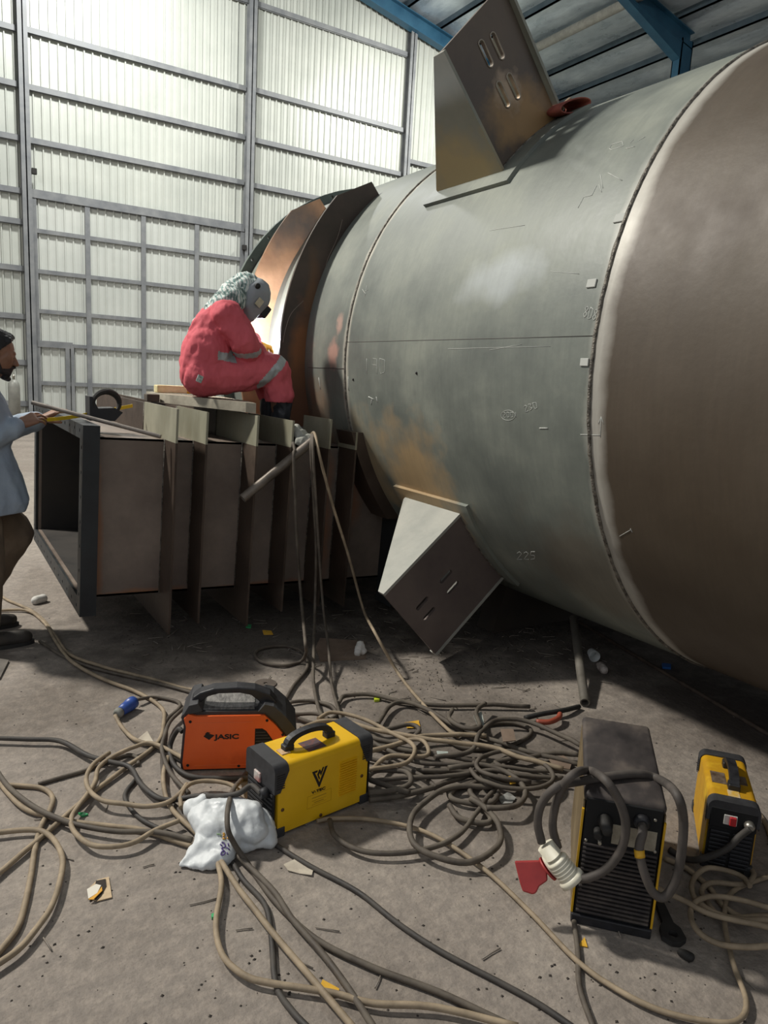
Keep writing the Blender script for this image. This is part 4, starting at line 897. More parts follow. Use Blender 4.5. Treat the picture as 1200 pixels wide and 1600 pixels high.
# ---- yellow inverter
def yellow_body(om, Lx, Wd, H, my, cap=.05, ch=.095):
    r = .022; n = 6
    sec = [(0, .012), (0, H-r)] + [(r-r*math.cos(a), H-r+r*math.sin(a)) for a in np.linspace(0, PI/2, n)] + [(Wd-r+r*math.sin(a), H-r+r*math.cos(a)) for a in np.linspace(0, PI/2, n)] + [(Wd, .012)]
    mb = MB(); mb.prism(sec, lambda a, b, t: (t, a, b), .012, Lx-.012); shade_auto(lb(mb, 'cover', my, om))
    e = .004
    for x0, x1 in ((-.006, cap), (Lx-cap, Lx+.006)):
        inn = x1 if x0 < 0 else x0; outx = x0 if x0 < 0 else x1
        mb = MB()
        # cap that wraps the top corner: slanted lower edge
        sec2 = [(-e, H-ch), (-e, H-r)] + [(r-(r+e)*math.cos(a), H-r+(r+e)*math.sin(a)) for a in np.linspace(0, PI/2, n)] + [(Wd-r+(r+e)*math.sin(a), H-r+(r+e)*math.cos(a)) for a in np.linspace(0, PI/2, n)] + [(Wd+e, H-ch)]
        sg = 1 if x0 < 0 else -1
        def fnc(a, b, t):
            q = t
            if t == inn: q = inn - sg*min(abs(inn-outx), max(0, (H-.072-b))*1.4)
            return (q, a, b)
        mb.prism(sec2, fnc, min(outx, inn), max(outx, inn)); shade_auto(lb(mb, 'corner_cap', M_gry, om), 40)
        for y in (-.003, Wd-.022):
            mb = MB(); mb.bbox(min(outx, inn-sg*.008), max(outx, inn-sg*.008), y, y+.025, 0, .036, .004, 2); lb(mb, 'foot', M_gry, om)
        mb = MB(); xx = .0 if x0 < 0 else Lx; mb.box(xx-.003, xx+.003, .006, Wd-.006, .01, H-.05) if x0 < 0 else mb.box(xx-.003, xx+.003, .006, Wd-.006, .01, H-.05); lb(mb, 'end_panel', M_dark, om)
    for y in (-.0045, Wd+.0045):
        for x0 in (-.004, Lx-cap+.004):
            mb = MB()
            for k in range(7): mb.box(x0+.006, x0+cap*.75, y-.001, y+.001, H-.08+.008*k, H-.077+.008*k)
            lb(mb, 'grip_ribs', M_blk, om)
    return H
def arch(om, x0, x1, yc, z, h, w=.026, m=None):
    mb = MB(); P = []
    for t in np.linspace(0, 1, 15):
        a = PI*t; P.append(((x0+x1)/2-(x1-x0)/2*math.cos(a)*1.0, z + h*(math.sin(a)**.55)))
    outer = P; inner = [((x0+x1)/2+(x-(x0+x1)/2)*.74, z+(zz-z)*.72) for x, zz in P]
    mb.prism(outer+list(reversed(inner)), lambda a, b, t: (a, t, b), yc-w/2, yc+w/2)
    for x in (x0+.012, x1-.012): mb.bbox(x-.019, x+.019, yc-w*.62, yc+w*.62, z-.001, z+.022, .003, 1)
    o = lb(mb, 'handle', m or M_blk, om); bv = o.modifiers.new('b', 'BEVEL'); bv.width = .005; bv.segments = 2; bv.limit_method = 'ANGLE'; bv.angle_limit = math.radians(50)
    return o
ym = machine('inverter_welder', 428, 1312, math.atan2(.137, .99), 'large bright yellow inverter welder with black corners in front of the orange one')
Ly, Wy, Hy = .405, .185, .262
yellow_body(ym, Ly, Wy, Hy, M_yel)
arch(ym, .085, .285, .085, Hy, .062)
mb = MB(); mb.box(.15, .225, .03, .1, Hy, Hy+.0015); lb(mb, 'control_label', mat('panel_label', '#3d4750', '#7c4a3e', scale=40, rough=.4), ym)
mb = MB(); mb.bbox(.06, .095, .06, .1, Hy, Hy+.004, .001, 1); lb(mb, 'paper_scrap', mat('kraft_scrap', '#b98f63', '#d8c8a8', scale=20, rough=.8), ym)
for k in range(15):
    z = .068+.0092*k; mb = MB(); mb.prism([(z-.0035, .001), (z+.0012, -.007), (z+.0032, -.007), (z+.0038, .001)], lambda a, b, t: (t, b, a), .266, .340); lb(mb, 'louvre', M_yel, ym)
for a, b in ((.03, .10), (.19, .022), (.368, .115)):
    mb = MB(); mb.lathe([(0, .0065), (.003, .0065), (.0035, .003)], (a, .001, b), (0, -1, 0), 10); lb(mb, 'screw', mat('brown_screw', '#5b3d1a', rough=.5), ym)
mb = MB(); F2 = lambda a, b, t: (.178+a*.062, t, .175+b*.062)
mb.prism([(-.52, .42), (-.14, .42), (-.19, .31), (-.33, .31), (0, -.36), (.37, .5), (.52, .5), (.03, -.64), (-.03, -.64)], F2, -.0016, .001)
mb.prism([(-.17, .16), (-.05, .42), (.02, .42), (.09, .26), (.19, .5), (.29, .5), (.09, .02), (-.0, .22), (-.06, .1), (.03, -.1), (-.02, -.2)], F2, -.0016, .001); lb(mb, 'logo_mark', M_ink, ym)
o = textmesh('V-TEC', .0165, 'lettering', M_ink, Matrix.Translation((.176, -.001, .122)) @ MR @ Matrix.Diagonal((1.3, .85, 1, 1)), None, bold=.0005); o.parent = ym
M_faint = mat('faint_print', '#b28c1a', rough=.6)
mb = MB(); 
for a0, a1, b0, b1 in ((.13, .232, .112, .1125), (.13, .232, .066, .0665), (.13, .1305, .066, .112), (.2315, .232, .066, .112), (.15, .21, .098, .101), (.15, .21, .088, .089), (.15, .21, .074, .0745), (.16, .2, .079, .082)): mb.box(a0, a1, -.001, .001, b0, b1)
lb(mb, 'rating_print', M_faint, ym)
for k in range(10):
    z = .03+.0155*k
    mb = MB(); mb.box(-.006, -.002, .012, Wy-.012, z-.0035, z+.0035); lb(mb, 'grille_bar', M_gry, ym)
mb = MB(); mb.bbox(-.012, -.002, .085, .125, .17, .205, .002, 1); lb(mb, 'switch', mat('red_switch', '#8d2b26', '#c9c4bd', scale=30, rough=.4), ym)
mb = MB(); mb.lathe([(0, .02), (.02, .018), (.03, .012)], (-.002, .045, .155), (-1, 0, 0), 14); lb(mb, 'cable_gland', M_blk, ym)
# ---- second yellow welder on the right
y2 = machine('inverter_welder', 1093, 1354, math.atan2(-.767, .641), 'small worn yellow inverter welder with black ribbed front at the right edge')
# local x along the width here, so build along local x = depth by turning the empty
y2.rotation_euler.z = math.atan2(.641, .767)     # local x runs away from the viewer, local y to the left
L2, W2, H2 = .36, .152, .245
g = onz(1172, 1370); y2.location = (g.x, g.y, 0)
yellow_body(y2, L2, W2, H2, M_yeld, cap=.038, ch=.07)
arch(y2, .09, .27, .07, H2, .05, w=.03)
mb = MB(); mb.box(.12, .2, .088, .135, H2, H2+.0015); mb.box(.14, .2, .02, .05, H2, H2+.0015); lb(mb, 'control_label', mat('worn_label', '#4b3a2c', '#7a6a5a', scale=30, rough=.6), y2)
mb = MB(); mb.bbox(.038, .085, .055, .092, H2, H2+.002, .0008, 1); lb(mb, 'tag_sticker', mat('tag_paper', '#bfb9ac', '#c79f3a', scale=25, rough=.8), y2)
for k in range(9):
    z = .022+.0145*k
    for a, b in ((.012, .072), (.08, .14)):
        mb = MB(); mb.bbox(-.009, -.002, a, b, z-.0045, z+.0045, .002, 1); lb(mb, 'grille_bar', M_blk, y2)
mb = MB(); mb.bbox(-.008, -.002, .004, W2-.004, .155, H2-.02, .003, 1); lb(mb, 'front_panel', M_dark, y2)
mb = MB(); mb.bbox(-.011, -.007, .065, .105, .172, .206, .001, 1); sw = lb(mb, 'switch_plate', mat('white_plate', '#c9c6bf', rough=.5), y2)
mb = MB(); mb.bbox(-.02, -.010, .068, .088, .174, .204, .002, 1); lb(mb, 'switch_rocker', mat('red_rocker', '#b3262b', rough=.4), sw)
mb = MB(); mb.lathe([(0, .017), (.014, .016), (.024, .010)], (-.006, .028, .185), (-1, 0, 0), 14); lb(mb, 'cable_gland', M_brass, y2)
# ---- black machine
bk = machine('power_source', 892, 1437, 0, 'tall black welding power source with ribbed front, right of the cable tangle')
bk.rotation_euler.z = math.atan2(-.72, .695)
LX, LY, LZ = .222, .515, .415
M_dust = mat('dusty_black', '#231f1f', '#5a514a', c3='#393331', scale=7, rough=.7, stretch=(1, .6, 1))
mb = MB(); mb.bbox(0.004, LX-.004, .008, LY, .012, LZ-.012, .006, 2); lb(mb, 'case', M_blk, bk)
mb = MB(); mb.bbox(-.002, LX+.002, .0, LY+.004, LZ-.03, LZ, .012, 3); shade_auto(lb(mb, 'lid', M_dust, bk))
for x in (0, LX):
    mb = MB(); mb.box(x-.002, x+.002, .004, LY-.01, .01, LZ-.03); lb(mb, 'side_panel', mat('dusty_side', '#5e4f36', '#77674b', scale=6, rough=.7), bk)
for x in (-.001, LX+.001):
    mb = MB(); mb.box(x-.003, x+.003, -.004, .006, .03, LZ-.05); lb(mb, 'yellow_trim', mat('yellow_edge', '#c79a12', rough=.5), bk)
mb = MB(); mb.bbox(.006, LX-.006, -.004, .010, .03, LZ-.012, .003, 1); lb(mb, 'front_panel', M_dark, bk)
for k in range(17):
    z = .045+.0135*k; mb = MB(); mb.bbox(.010, LX-.010, -.013, -.002, z-.0035, z+.0035, .0016, 1); lb(mb, 'front_rib', M_dust, bk)
mb = MB(); mb.bbox(-.002, LX+.002, -.012, .02, .0, .03, .004, 2); lb(mb, 'base_strip', M_blk, bk)
mb = MB(); mb.box(.085, .205, -.0055, -.003, .275, .335); lb(mb, 'rating_plate', mat('worn_plate', '#7d7565', '#a29a88', scale=26, rough=.6), bk)
for a, b in ((.016, .27), (.118, .372), (.195, .372), (.205, .275)):
    mb = MB(); mb.lathe([(0, .005), (.002, .005), (.004, .003)], (a, -.004, b), (0, -1, 0), 10); lb(mb, 'screw', M_brass, bk)
mb = MB(); mb.lathe([(0, .024), (.012, .022), (.02, .015)], (.160, -.004, .36), (0, -1, 0), 18); lb(mb, 'cable_gland', M_blk, bk)
mb = MB(); mb.lathe([(0, .02), (.02, .018), (.05, .014), (.052, .004)], (.06, -.004, .345), (.15, -1, -.2), 16); mb.lathe([(0, .012), (.03, .011)], (.045, -.004, .31), (0, -1, -.2), 12); lb(mb, 'output_socket', M_rub, bk)
mb = MB(); mb.lathe([(0, .005), (.03, .005)], (.052, -.004, .285), (0, -1, 0), 10); lb(mb, 'earth_stud', M_brass, bk)

# ================================================================== CABLES
CN = [0]
def cable(pts, r, m, label, group=None, lift=0.0, cat='cable', name='cable', n=6, seg=8, wob=.0):
    P = []
    for p in pts:
        if isinstance(p, Vector): P.append(p)
        else:
            z = p[2] if len(p) > 2 else r + lift
            P.append(onz(p[0], p[1], z))
    P = catmull(P, n); CN[0] += 1
    if wob: P = [q + Vector((0, 0, max(0, wob*noise.noise(Vector((q.x*9, q.y*9, CN[0]*1.7)))))) for q in P]
    mb = MB(); mb.tube(P, r, seg); o = mb.build(name, m); return tag(o, label, cat, group)
GL = 'loose cables across the left floor'
cable([(-30, 905), (7, 935), (36, 948), (65, 966), (87, 995), (105, 1020), (138, 1035), (190, 1050), (237, 1061), (290, 1076), (340, 1082)], .009, M_cabt, 'tan cable running from behind the man shoe past the duct to the orange welder', GL, wob=.006)
cable([(-20, 955), (40, 954), (69, 973), (87, 1002), (109, 1031), (152, 1057), (217, 1083), (252, 1106), (256, 1130), (245, 1162), (196, 1200), (140, 1242), (80, 1295), (-10, 1372)], .009, M_cabt, 'long tan cable from the man shoes past the blue plug to the left edge', GL, lift=.004, wob=.006)
cable([(62, 1002), (100, 1026), (150, 1045), (240, 1066), (300, 1082), (335, 1090)], .008, M_cabg, 'grey cable starting at the toe of the man shoe', GL, lift=.002)
cable([(180, 1118, .03), (189, 1134), (210, 1155), (245, 1166), (276, 1180), (300, 1195)], .0085, M_cabt, 'short tan cable leaving the blue plug towards the orange welder', GL, lift=.01)
cable([(214, 1093, .03), (245, 1090), (276, 1096), (280, 1106), (259, 1127), (255, 1155), (254, 1190), (259, 1242), (280, 1267), (305, 1302), (330, 1330)], .0085, M_cabg, 'grey cable curling from the top of the blue plug down under the white bag', GL, lift=.002, wob=.005)
cable([(262, 1183), (255, 1214), (262, 1253), (280, 1277), (305, 1300), (333, 1330), (342, 1356), (346, 1385), (338, 1435), (340, 1470), (353, 1501), (385, 1526), (428, 1537), (517, 1551), (585, 1568), (687, 1575), (810, 1605)], .0085, M_cabt, 'tan cable passing under the white bag and curving along the bottom of the floor', GL, lift=.012, wob=.004)
cable([(345, 1345), (371, 1386), (395, 1417), (430, 1462), (482, 1523), (560, 1615)], .009, M_cabt, 'straight tan cable running from the white bag to the bottom edge', GL, lift=.016)
cable([(392, 1197), (378, 1217), (365, 1233, .10), (358, 1254, .135), (355, 1276, .135), (357, 1299, .11), (368, 1322, .06), (384, 1345, .02), (404, 1374), (435, 1414), (496, 1469), (585, 1513), (687, 1551), (800, 1604)], .009, M_cabg, 'grey-tan cable lying over the white bag and running to the lower right', GL, lift=.002)
cable([(360, 1325), (380, 1345), (428, 1393), (455, 1434), (503, 1489), (544, 1544), (590, 1615)], .009, M_cabg, 'dark grey cable coming out from under the right of the white bag', GL, lift=.012)
cable([(362, 1345), (380, 1375), (414, 1414), (424, 1462), (431, 1537), (455, 1578), (490, 1615)], .0085, M_cabd, 'dark cable from under the white bag crossing to the bottom edge', GL)
cable([(418, 1308), (428, 1318), (482, 1352), (558, 1393), (619, 1441), (687, 1486), (790, 1540), (845, 1571), (905, 1612)], .008, M_cabd, 'dark cable running diagonally from the foot of the yellow welder to the bottom right', GL)
cable([(-20, 1225), (35, 1228), (66, 1232), (82, 1246), (77, 1267), (63, 1295), (54, 1330), (49, 1365), (38, 1417), (24, 1456), (-20, 1510)], .009, M_cabt, 'inner tan cable loop at the left edge', GL, wob=.004)
cable([(-20, 1303), (35, 1297), (66, 1299), (87, 1316), (98, 1344), (93, 1379), (80, 1417), (56, 1452), (28, 1484), (-20, 1517)], .009, M_cabt, 'outer tan cable loop at the left edge', GL, lift=.012)
cable([(-10, 1212), (31, 1258), (70, 1274), (115, 1284), (175, 1291), (224, 1297), (266, 1311), (300, 1322)], .009, M_cabt, 'upper tan cable of a pair running from the left edge to the white bag', GL, lift=.004)
cable([(-5, 1204), (14, 1230), (49, 1258), (84, 1276), (122, 1289), (182, 1299), (245, 1300), (300, 1312)], .009, M_cabg, 'lower tan cable of a pair running from the left edge to the white bag', GL, lift=.020)
cable([(-20, 1153), (42, 1155), (94, 1158), (136, 1180), (171, 1190), (203, 1199), (220, 1225), (245, 1246), (269, 1250), (308, 1244, .06), (345, 1244, .12), (372, 1240, .145), (393, 1228, .155), ym.matrix_basis @ Vector((-.025, .045, .155))], .010, M_cabd, 'thick dark cable from the left edge into the end socket of the yellow welder', GL, lift=.016)
cable([(300, 1192), (241, 1162), (210, 1167), (175, 1183), (154, 1200), (147, 1225), (122, 1260), (112, 1277), (115, 1298), (140, 1319), (175, 1323), (210, 1316), (241, 1298), (280, 1282)], .0085, M_cabt, 'big tan loop of cable left of the orange welder', GL, lift=.022)
cable([(171, 1176), (147, 1193), (135, 1214), (140, 1235), (161, 1251), (196, 1256), (227, 1260), (259, 1255), (280, 1241), (292, 1225)], .0085, M_cabt, 'shallow tan cable loop beside the dark cable', GL, lift=.03)
cable([(60, 1225), (98, 1214), (133, 1204), (168, 1190), (196, 1180), (213, 1183), (216, 1195)], .008, M_cabg, 'grey cable end curving across the floor below the dark cable', GL)
cable([(212, 1218), (196, 1239), (199, 1256), (217, 1277), (245, 1293), (290, 1310)], .008, M_cabd, 'thin dark cable curving below the dark thick cable to the white bag', GL)
cable([om.matrix_basis @ Vector((-.012, .1, .12)), (278, 1140, .12), (266, 1165, .04), (270, 1192), (295, 1212), (340, 1216), (392, 1215)], .010, M_cabd, 'black cable looping round the left foot of the orange welder', GL, lift=.004)
cable([(288, 1106), (266, 1127), (257, 1151), (253, 1172), (266, 1207), (295, 1240)], .0085, M_cabg, 'grey cable dropping past the left end of the orange welder', GL, lift=.024)
cable([(283, 1262), (283, 1242), (297, 1225), (325, 1220), (358, 1225), (374, 1236)], .008, M_cabt, 'small tan cable arch between the orange welder and the white bag', GL, lift=.03)
# cables hung over the slanting pipe
GH = 'cables hanging from the slanting pipe'
def pipep(t, dz=.03): q = pu + (pl_-pu)*t; return q + Vector((0, -.012, dz))
HY = 3.80
def hang(pts, y=HY): return [ony(a, b, y) for a, b in pts]
cable(hang([(456, 700), (458, 692)], 3.9) + [pipep(.27, .033)] + hang([(459, 712), (461, 780), (464, 850), (470, 930)], 3.78) + [(477, 1003, .2), (478, 1020, .09), (469, 1034), (441, 1040), (408, 1034), (399, 1020), (417, 1011), (450, 1010), (474, 1020), (480, 1043), (459, 1071), (444, 1097)], .009, M_cabg, 'left grey cable hanging from the slanting pipe and ending in a floor loop', GH, lift=.004, name='hanging_cable')
cable(hang([(486, 686), (487, 680)], 3.9) + [pipep(.02, .03)] + hang([(486, 705), (490, 780), (494, 860), (492, 950)], 3.77) + [(490, 1030, .08), (490, 1067), (497, 1104), (506, 1123)], .009, M_cabg, 'middle grey cable hanging straight from the slanting pipe end', GH, lift=.01, name='hanging_cable')
cable(hang([(490, 684), (489, 679)], 3.9) + [pipep(-.0, .034)] + hang([(489, 705), (494, 790), (499, 870), (505, 950)], 3.74) + [(513, 1010, .1), (518, 1067), (529, 1109), (534, 1127)], .008, M_cabg, 'thin grey cable hanging just right of the middle one', GH, lift=.014, name='hanging_cable')
cable(hang([(480, 690), (486, 680)], 3.9) + [pipep(-.03, .036)] + hang([(500, 715), (520, 790), (545, 870), (567, 950)], 3.72) + [(585, 987, .22), (623, 1053, .03), (660, 1099), (697, 1137), (716, 1151)], .0085, M_cabt, 'tan cable slanting from the pipe down to the tangle on the floor', GH, lift=.016, name='hanging_cable')
# the tangle
GT = 'cables in the tangle between the yellow welder and the black machine'
TL = 'brown-grey rubber cable in the big tangle between the yellow and black machines'
tang = [
 [(450, 1099), (487, 1095), (515, 1104), (525, 1118), (497, 1130), (464, 1123), (455, 1110)],
 [(529, 1099), (539, 1088), (576, 1085), (623, 1095), (683, 1102), (744, 1102), (828, 1104)],
 [(590, 1132), (609, 1104), (632, 1097), (669, 1109), (707, 1132), (753, 1151), (823, 1174), (910, 1196)],
 [(452, 1116), (501, 1118), (534, 1137), (567, 1151), (599, 1169), (627, 1183), (665, 1193), (735, 1195), (800, 1202), (903, 1209)],
 [(576, 1174), (613, 1165), (660, 1151), (721, 1148), (760, 1150)],
 [(679, 1183), (735, 1174), (749, 1146), (777, 1125), (823, 1127), (870, 1146), (910, 1166)],
 [(735, 1202), (753, 1221), (800, 1232), (847, 1230), (865, 1214), (847, 1193), (800, 1174), (763, 1179), (744, 1197), (770, 1215), (830, 1222)],
 [(702, 1244), (716, 1230), (749, 1225), (777, 1239), (767, 1256), (735, 1258), (707, 1251), (704, 1236), (740, 1222)],
 [(702, 1258), (716, 1277), (749, 1286), (767, 1281), (753, 1258), (735, 1239), (739, 1225), (765, 1215)],
 [(515, 1281), (525, 1309), (567, 1330), (623, 1333), (679, 1323), (716, 1305), (744, 1272), (758, 1250), (775, 1232)],
 [(772, 1230), (707, 1230), (660, 1258), (641, 1286), (646, 1319), (683, 1340), (735, 1347), (777, 1323), (781, 1295), (763, 1267), (735, 1249)],
 [(576, 1239), (613, 1235), (641, 1225), (632, 1207), (590, 1204), (576, 1216), (600, 1226), (640, 1240)],
 [(623, 1155), (660, 1160), (669, 1179), (641, 1183), (604, 1183), (578, 1207)],
 [(707, 1109), (702, 1123), (725, 1137), (749, 1137), (744, 1113), (758, 1099)],
 [(650, 1204), (725, 1207), (777, 1216), (828, 1225), (862, 1220)],
 [(570, 1184), (609, 1193), (641, 1204), (669, 1221), (681, 1232)],
 [(575, 1162), (620, 1170), (680, 1180), (740, 1190), (800, 1188), (860, 1178), (905, 1180)],
 [(560, 1135), (600, 1140), (640, 1132), (655, 1142), (630, 1160), (590, 1155), (565, 1142)],
 [(580, 1220), (640, 1215), (700, 1213), (760, 1205), (820, 1212), (880, 1216)],
 [(760, 1262), (800, 1262), (820, 1245), (815, 1225), (790, 1206), (750, 1196), (700, 1200)],
 [(470, 1140), (500, 1128), (540, 1128), (585, 1140), (640, 1150), (700, 1160), (760, 1166), (820, 1186), (880, 1202)],
 [(690, 1150), (720, 1168), (770, 1170), (810, 1160), (830, 1142), (800, 1130), (750, 1134), (715, 1150)],
 [(577, 1250), (610, 1246), (650, 1240), (690, 1225), (730, 1212), (770, 1196), (800, 1180)],
 [(770, 1190), (800, 1210), (800, 1228), (770, 1222), (745, 1206), (740, 1186)],
]
for i, p in enumerate(tang):
    cable(p, .0105 if i % 3 else .009, M_cabg if i % 4 else M_cabt if i % 8 == 4 else M_cabg, TL, GT, lift=.003+.007*(i % 7), wob=.012, name='tangled_cable')
cable([(497, 1123), (520, 1113), (567, 1123), (613, 1146), (641, 1160), (648, 1174), (632, 1193), (576, 1202)], .009, M_cabt, 'lighter tan cable arching over the tangle just behind the yellow welder', lift=.05)
cable([(495, 1283), (520, 1279), (585, 1281), (667, 1301), (749, 1352), (824, 1421), (899, 1499), (961, 1544), (1029, 1578), (1104, 1596), (1152, 1595), (1166, 1564), (1145, 1503), (1132, 1434), (1145, 1393), (1210, 1366)], .0075, M_cabt, 'thin tan cable running from the yellow welder foot round the bottom right corner', lift=.008)
cable([(897, 1440), (903, 1489), (906, 1544), (930, 1612)], .008, M_cabg, 'grey cable coming from under the left front foot of the black machine')
# thick cables looped over the black machine
BM = bk.matrix_basis
fp = BM @ Vector((0, -.035, 0)); fn_ = (BM.to_3x3() @ Vector((0, -1, 0)))
def onfront(px, py, off=0.0): return onp(px, py, fp + fn_*off, fn_)
Z2 = lambda a, b: (780+.35*a, 1100+.35*b)
ptsA = [onfront(*Z2(190, 618)), onfront(*Z2(172, 530)), onfront(*Z2(192, 440)), onfront(*Z2(262, 368)), onz(*Z2(362, 345), LZ+.014), onz(*Z2(500, 322), LZ+.014), onz(*Z2(620, 312), LZ+.014), onz(*Z2(712, 335), LZ+.008), onfront(*Z2(790, 400), .05), onfront(*Z2(822, 520), .05), onfront(*Z2(810, 690), .05), onfront(*Z2(782, 800), .05), onfront(*Z2(735, 862), .05), onfront(*Z2(685, 838), .05), onfront(*Z2(645, 745), .045), onfront(*Z2(625, 650), .03), onfront(*Z2(640, 575), .015), BM @ Vector((.160, -.018, .358))]
cable(ptsA, .0125, mat('thick_grey_cable', '#3c3733', '#544d47', scale=12, rough=.7), 'thick grey cable looped over the black machine with a yellow tape band', n=8, seg=10, name='power_cable')
ptsB = [onfront(*Z2(262, 640), -.02), onfront(*Z2(240, 560), -.02), onfront(*Z2(245, 480), -.02), onfront(*Z2(275, 385), -.01), onfront(*Z2(330, 315), .0), onz(*Z2(400, 297), LZ+.014), onfront(*Z2(470, 335), .02), onfront(*Z2(532, 425), .03), onfront(*Z2(565, 540), .03), onfront(*Z2(542, 655), .03), onfront(*Z2(475, 738), .03), onfront(*Z2(400, 775), .03), onfront(*Z2(345, 780), .02)]
cable(ptsB, .0125, MATS['thick_grey_cable'], 'thick grey cable loop hanging over the front left edge of the black machine', n=8, seg=10, name='power_cable')
mb = MB(); TP = catmull(ptsA, 8); TP = TP[8*(len(ptsA)-3)-3:8*(len(ptsA)-3)+1]; mb.tube(TP, .0142, 12); o = mb.build('tape_band', mat('yellow_tape', '#c99a1e', rough=.5)); tag(o, 'yellow tape band wrapped on the thick cable in front of the black machine', 'tape')
# big industrial plug with red cap
M_ivory = mat('ivory_plastic', '#cdc8b4', '#ded9c6', scale=14, rough=.45)
pt = empty('industrial_plug', onz(870, 1385), 'big ivory industrial plug with an open red cap leaning on the black machine', 'plug')
A0, A1 = onfront(*Z2(205, 630), .0), onfront(*Z2(330, 790), .015); ax = A1-A0; Lp = ax.length
mb = MB(); mb.lathe([(0, .026), (.03*Lp/.1, .026), (.3*Lp, .027), (.31*Lp, .022), (.38*Lp, .022)], A0, ax, 24); mb.build('gland_nut', M_ivory, pt)
mb = MB(); mb.lathe([(.36*Lp, .024), (.40*Lp, .031)] + [q for k in range(5) for q in (((.42+.085*k)*Lp, .033), ((.455+.085*k)*Lp, .033), ((.46+.085*k)*Lp, .029), ((.49+.085*k)*Lp, .029))] + [(.86*Lp, .033), (.88*Lp, .038), (1.0*Lp, .040), (1.0*Lp, .03)], A0, ax, 28); mb.build('plug_body', M_ivory, pt)
M_rcap = mat('red_plastic', '#8f2a2a', '#a33432', scale=12, rough=.45)
c0, c1 = onfront(*Z2(262, 700), -.02), onfront(*Z2(205, 745), -.01)
mb = MB(); mb.lathe([(0, .03), (.03, .036)], c0, c1-c0, 20); mb.build('socket_collar', M_ivory, pt)
mb = MB(); fl_ = [Z2(*p) for p in ((68, 702), (212, 698), (216, 790), (180, 815), (165, 845), (150, 852), (105, 838), (92, 800))]; pl = [onp(a, b, c1, (fn_+Vector((0, 0, .5))).normalized()) for a, b in fl_]; nn = (fn_+Vector((0, 0, .5))).normalized()
mb.faces([p for p in pl]+[p-nn*.014 for p in pl], [tuple(range(8)), tuple(reversed(range(8, 16)))]+[(i, (i+1) % 8, 8+(i+1) % 8, 8+i) for i in range(8)]); o = mb.build('cap', M_rcap, pt); bv = o.modifiers.new('b', 'BEVEL'); bv.width = .004; bv.segments = 2
mb = MB()
for k in range(4):
    q = c1 + (c0-c1)*(.15+.2*k); mb.lathe([(0, .036-.001*k), (.006, .036-.001*k)], q, c0-c1, 20)
mb.build('cap_hinge', M_rcap, pt)
# blue plug
bp0, bp1 = onz(184, 1115, .03), onz(207, 1098, .03)
pt = empty('plug', onz(195, 1110), 'blue industrial plug lying on the floor left of the orange welder', 'plug')
M_bplg = mat('blue_plastic', '#27458f', '#35559f', scale=20, rough=.45)
ax = bp1-bp0; Lp = ax.length
mb = MB(); mb.lathe([(-.012, .014), (0, .022), (.012, .024), (.013, .019), (.022, .019)], bp0, ax, 20); mb.build('gland_nut', mat('grey_nut', '#8f8f88', '#6f7068', scale=20, rough=.6), pt)
mb = MB(); mb.lathe([(.02, .021), (Lp*.5, .026), (Lp*.75, .027), (Lp*.76, .029), (Lp*1.05, .029), (Lp*1.06, .022)], bp0, ax, 20); mb.build('plug_body', M_bplg, pt)
# right hand pale coil
GR = 'pale cables coiled below the small yellow welder'
for i, p in enumerate([[(740, 690), (830, 730), (930, 810), (1000, 900), (1100, 960), (1215, 990)], [(1215, 945), (1000, 950), (920, 870), (905, 830), (950, 800), (1090, 805), (1135, 770), (1125, 735)], [(1120, 815), (1080, 770), (1000, 740), (920, 735), (865, 790), (870, 860), (940, 920), (1060, 960), (1215, 965)], [(1215, 915), (1050, 870), (940, 860), (870, 890), (855, 950), (890, 1020), (980, 1070), (1100, 1085), (1215, 1080)], [(700, 810), (720, 830), (830, 880), (950, 940), (1215, 1000)]]):
    cable([Z2(*q) for q in p], .0085, M_cabt, 'pale tan cable coiled on the floor below the small yellow welder', GR, lift=.003+.013*i, wob=.004, name='coiled_cable')
Y2M = y2.matrix_basis
cable([Y2M @ Vector((-.026, .028, .185)), onz(*Z2(1075, 590), .15), onz(*Z2(1010, 650), .10), onz(*Z2(900, 692), .045), onz(*Z2(830, 690), .012), onz(*Z2(760, 650), .011)], .011, M_cabd, 'dark cable drooping from the front socket of the small yellow welder', name='power_cable')
cable([(1165, 1250), (1185, 1270), (1200, 1295), (1210, 1330)], .009, M_cabt, 'tan cable behind the small yellow welder at the right edge')

# ================================================================== SMALL THINGS ON THE FLOOR
def scrap(name, px, m, label, cat, group=None, t=.0025, curl=.0, z0=.001):
    P = [onz(x, y, z0) for x, y in px]; n = len(P); c = sum(P, Vector())/n
    q = [p + Vector((0, 0, curl*((p-c).length/.05) * (1 if i % 2 else .3))) for i, p in enumerate(P)]
    mb = MB(); vs = q + [p+Vector((0, 0, t)) for p in q]
    cb, ct = c, c+Vector((0, 0, t)); vs += [cb, ct]
    fs = [(i, (i+1) % n, n+(i+1) % n, n+i) for i in range(n)] + [((i+1) % n, i, 2*n) for i in range(n)] + [(n+i, n+(i+1) % n, 2*n+1) for i in range(n)]
    mb.faces(vs, fs); return tag(mb.build(name, m), label, cat, group)
M_pap = mat('dirty_paper', '#a3988a', '#c4bba9', scale=14, rough=.9)
M_papy = mat('yellow_paper', '#c9971f', '#d7aa3a', scale=14, rough=.8)
M_card = mat('brown_card', '#6d5c4e', '#857364', scale=10, rough=.9)
scrap('paper_scrap', [(443, 1352), (462, 1344), (490, 1358), (487, 1370), (468, 1366), (450, 1362)], M_pap, 'dirty cream paper scrap on the floor below the yellow welder', 'paper', curl=.004)
scrap('paper_scrap', [(212, 1158), (230, 1145), (240, 1160), (246, 1168), (224, 1166)], M_pap, 'cream paper scrap under the tan cables left of the orange welder', 'paper', curl=.004)
